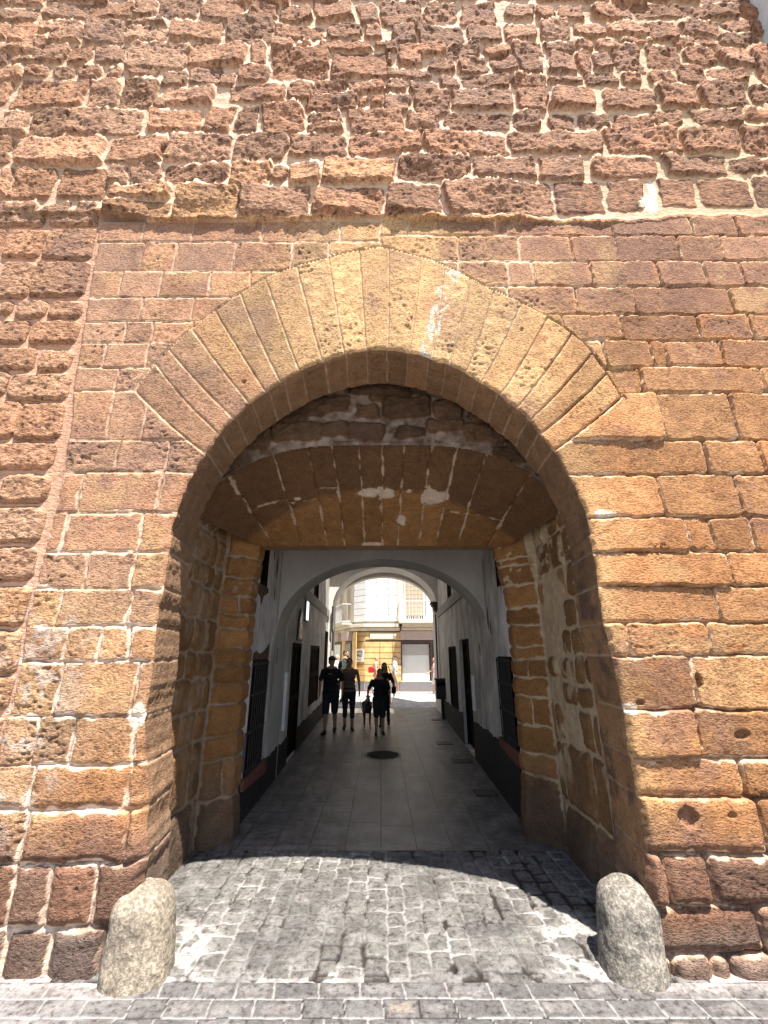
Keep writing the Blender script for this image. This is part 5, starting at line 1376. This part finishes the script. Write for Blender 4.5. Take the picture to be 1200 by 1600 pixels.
# people in the sunny street
GS = 'people walking in the sunny street'
M_MINT = cloth('mint_shirt', (.30, .46, .38)); M_KHA = cloth('khaki_cotton', (.36, .27, .18)); M_CORAL = cloth('coral_dress', (.62, .24, .17)); M_BLUE = cloth('pale_blue_shirt', (.42, .55, .74)); M_PNK = cloth('pale_pink_top', (.72, .50, .50)); M_WHT = cloth('white_cotton', (.7, .7, .68)); M_REDB = cloth('red_leather', (.42, .02, .03), .5)
p1, k, a, b = person('tall bearded man in mint shirt with a dark rucksack strap, behind the couple', xat(539, 17.8, 1), 17.8, radians(78), 1.93, M_SK2, M_MINT, M_KHA, M_SOLE, M_HB, 'short', legs=(.12, -.12), arms=((.1, .05, .2), (-.05, .05, .2)), build=1.08, group=GS)
bd = MB(); bd.ell((0, -.08 * k - .02, 1.555 * k), (.058, .045, .055)); bd.build('beard', simple('brown_beard', (.16, .07, .03), .7), p1, True)
rk = empty('rucksack', tuple(p1.location), radians(78), 'small dark rucksack on the back of the man in mint', 'bag')
mb = MB(); mb.ell((0, .20, 1.32), (.15, .09, .22)); mb.build('bag_body', M_BLK, rk, True)
mb = MB()
for s in (-1, 1): mb.tube([(s * .1, .14, 1.5), (s * .11, .02, 1.62), (s * .12, -.10, 1.58), (s * .12, -.15, 1.4), (s * .13, -.02, 1.15), (s * .12, .14, 1.15)], .018, 6)
mb.build('strap', M_BLK, rk)
p2, k, a, b = person('woman in coral dress with fair tied hair passing the ochre wall', xat(588, 21.7, 1), 21.7, radians(82), 1.66, M_SK2, M_CORAL, M_CORAL, M_SOLW, M_HBL, 'bun', 'vest', 'dress', legs=(.13, -.13), arms=((.1, .04, .2), (-.1, .05, .1)), group=GS)
rb_ = empty('handbag', tuple(p2.location), radians(82), 'red handbag slung behind the woman in coral', 'bag')
mb = MB(); mb.box(.0, .12, .13, .40, .92, 1.18); mb.build('bag_body', M_REDB, rb_, bevel=.03)
mb = MB(); mb.tube([(.08, .18, 1.17), (.12, .08, 1.36), (.10, .0, 1.40), (.11, -.04, 1.34), (.10, .34, 1.17)], .012, 6); mb.build('strap', M_REDB, rb_)
p3, k, a, b = person('older man in dark cap, pale blue shirt and khaki shorts by the shop window', xat(617, 21.75, 1), 21.75, radians(80), 1.70, M_SK1, M_BLUE, M_KHA, M_SOLW, M_HG, 'cap', legs=(.16, -.15), arms=((.1, .06, .3), (-.12, .05, .1)), build=1.12, group=GS)
p4, k, a, b = person('person in pale pink top half hidden by the bin at the right', xat(680, 21.6, 1), 21.6, radians(-80), 1.62, M_SK2, M_PNK, M_WHT, M_SOLW, M_HBL, 'short', legs=(.1, -.1), arms=((.1, .05, .5), (0, .05, .2)), group=GS)
p5, k, a, b = person('person in white shirt glimpsed behind the man in the cap', xat(526, 20.5, 1), 20.5, radians(70), 1.74, M_SK2, M_WHT, M_KHA, M_SOLW, M_HG, 'short', legs=(.1, -.1), group=GS)
p6, k, a, b = person('person in tan top and white shorts standing in the shop doorway', xat(554, 23.4, 1), 23.4, radians(20), 1.68, M_SK1, cloth('tan_top', (.26, .17, .09)), M_WHT, M_SOLE, M_HB, 'long', group=GS)

# ------------------------------------------------------------------ greyhound facing the camera, on a lead
x, y = at_px(573, 1139)
dog = empty('dog', (x, y + .3, .004), radians(4), 'slim dark greyhound walking towards the camera on a thin lead', 'dog')
M_DOG = simple('dark_brindle_coat', (.055, .042, .034), .6, .3, .5, 9, .002)
d = MB()
for (yy, z, rx, rz) in [(-.26, .50, .085, .13), (-.20, .49, .095, .15), (-.10, .50, .090, .135), (.0, .525, .078, .105), (.10, .55, .066, .080), (.20, .56, .075, .085), (.28, .54, .085, .10)]:
    d.ell((0, yy, z), (rx, .10, rz))
d.caps((0, -.28, .60), (0, -.40, .73), .062, .045); d.ell((0, -.44, .755), (.048, .065, .048)); d.caps((0, -.48, .745), (0, -.60, .715), .034, .018); d.ell((0, -.615, .718), (.013, .010, .010))
for s in (-1, 1):
    d.caps((s * .035, -.41, .785), (s * .062, -.37, .755), .015, .008)
    f = .05 * s
    d.caps((s * .07, -.24, .50), (s * .072, -.20, .40), .045, .030); d.caps((s * .072, -.20, .40), (s * .068, -.25 - f, .22), .028, .018); d.caps((s * .068, -.25 - f, .22), (s * .066, -.25 - f * 1.6, .06), .017, .013)
    d.caps((s * .066, -.25 - f * 1.6, .03), (s * .066, -.30 - f * 1.6, .022), .020, .018)
    d.caps((s * .07, .26, .53), (s * .085, .20 + f, .36), .070, .040); d.caps((s * .085, .20 + f, .36), (s * .08, .37 + f, .22), .035, .019); d.caps((s * .08, .37 + f, .22), (s * .076, .33 + f, .05), .017, .013)
    d.caps((s * .076, .33 + f, .03), (s * .076, .28 + f, .022), .019, .017)
d.caps((0, .34, .55), (0, .44, .40), .022, .014); d.caps((0, .44, .40), (0, .50, .28), .014, .008)
d.build('body', M_DOG, dog, True, remesh=.007, sm_it=3)
for s in (-1, 1):
    e = MB(); e.ell((s * .03, -.485, .768), (.008, .007, .008), None, 8, 6); e.build('eye', M_EYE, dog, True)
cl = MB(); cl.tube([(.052 * cos(a), -.36 + .05 * sin(a), .68 + .03 * sin(a)) for a in np.linspace(0, 2 * pi, 16)], .010, 6); cl.build('collar', M_REDB, dog, True)
# the lead
dp = Matrix.Translation(dog.location) @ Vector((-.03, -.36, .66))
pts = []
for i in range(15):
    t = i / 14; p = hand_w.lerp(dp, t); p.z -= .42 * math.sin(pi * t) * (.6 + .4 * t); pts.append(p)
mb = MB(); mb.tube(pts, .007, 6); o = mb.build('dog_lead', simple('grey_webbing', (.25, .25, .25), .8), None, True)
tag(o, 'thin grey lead sagging from the hand of the woman to the dog', 'dog lead')
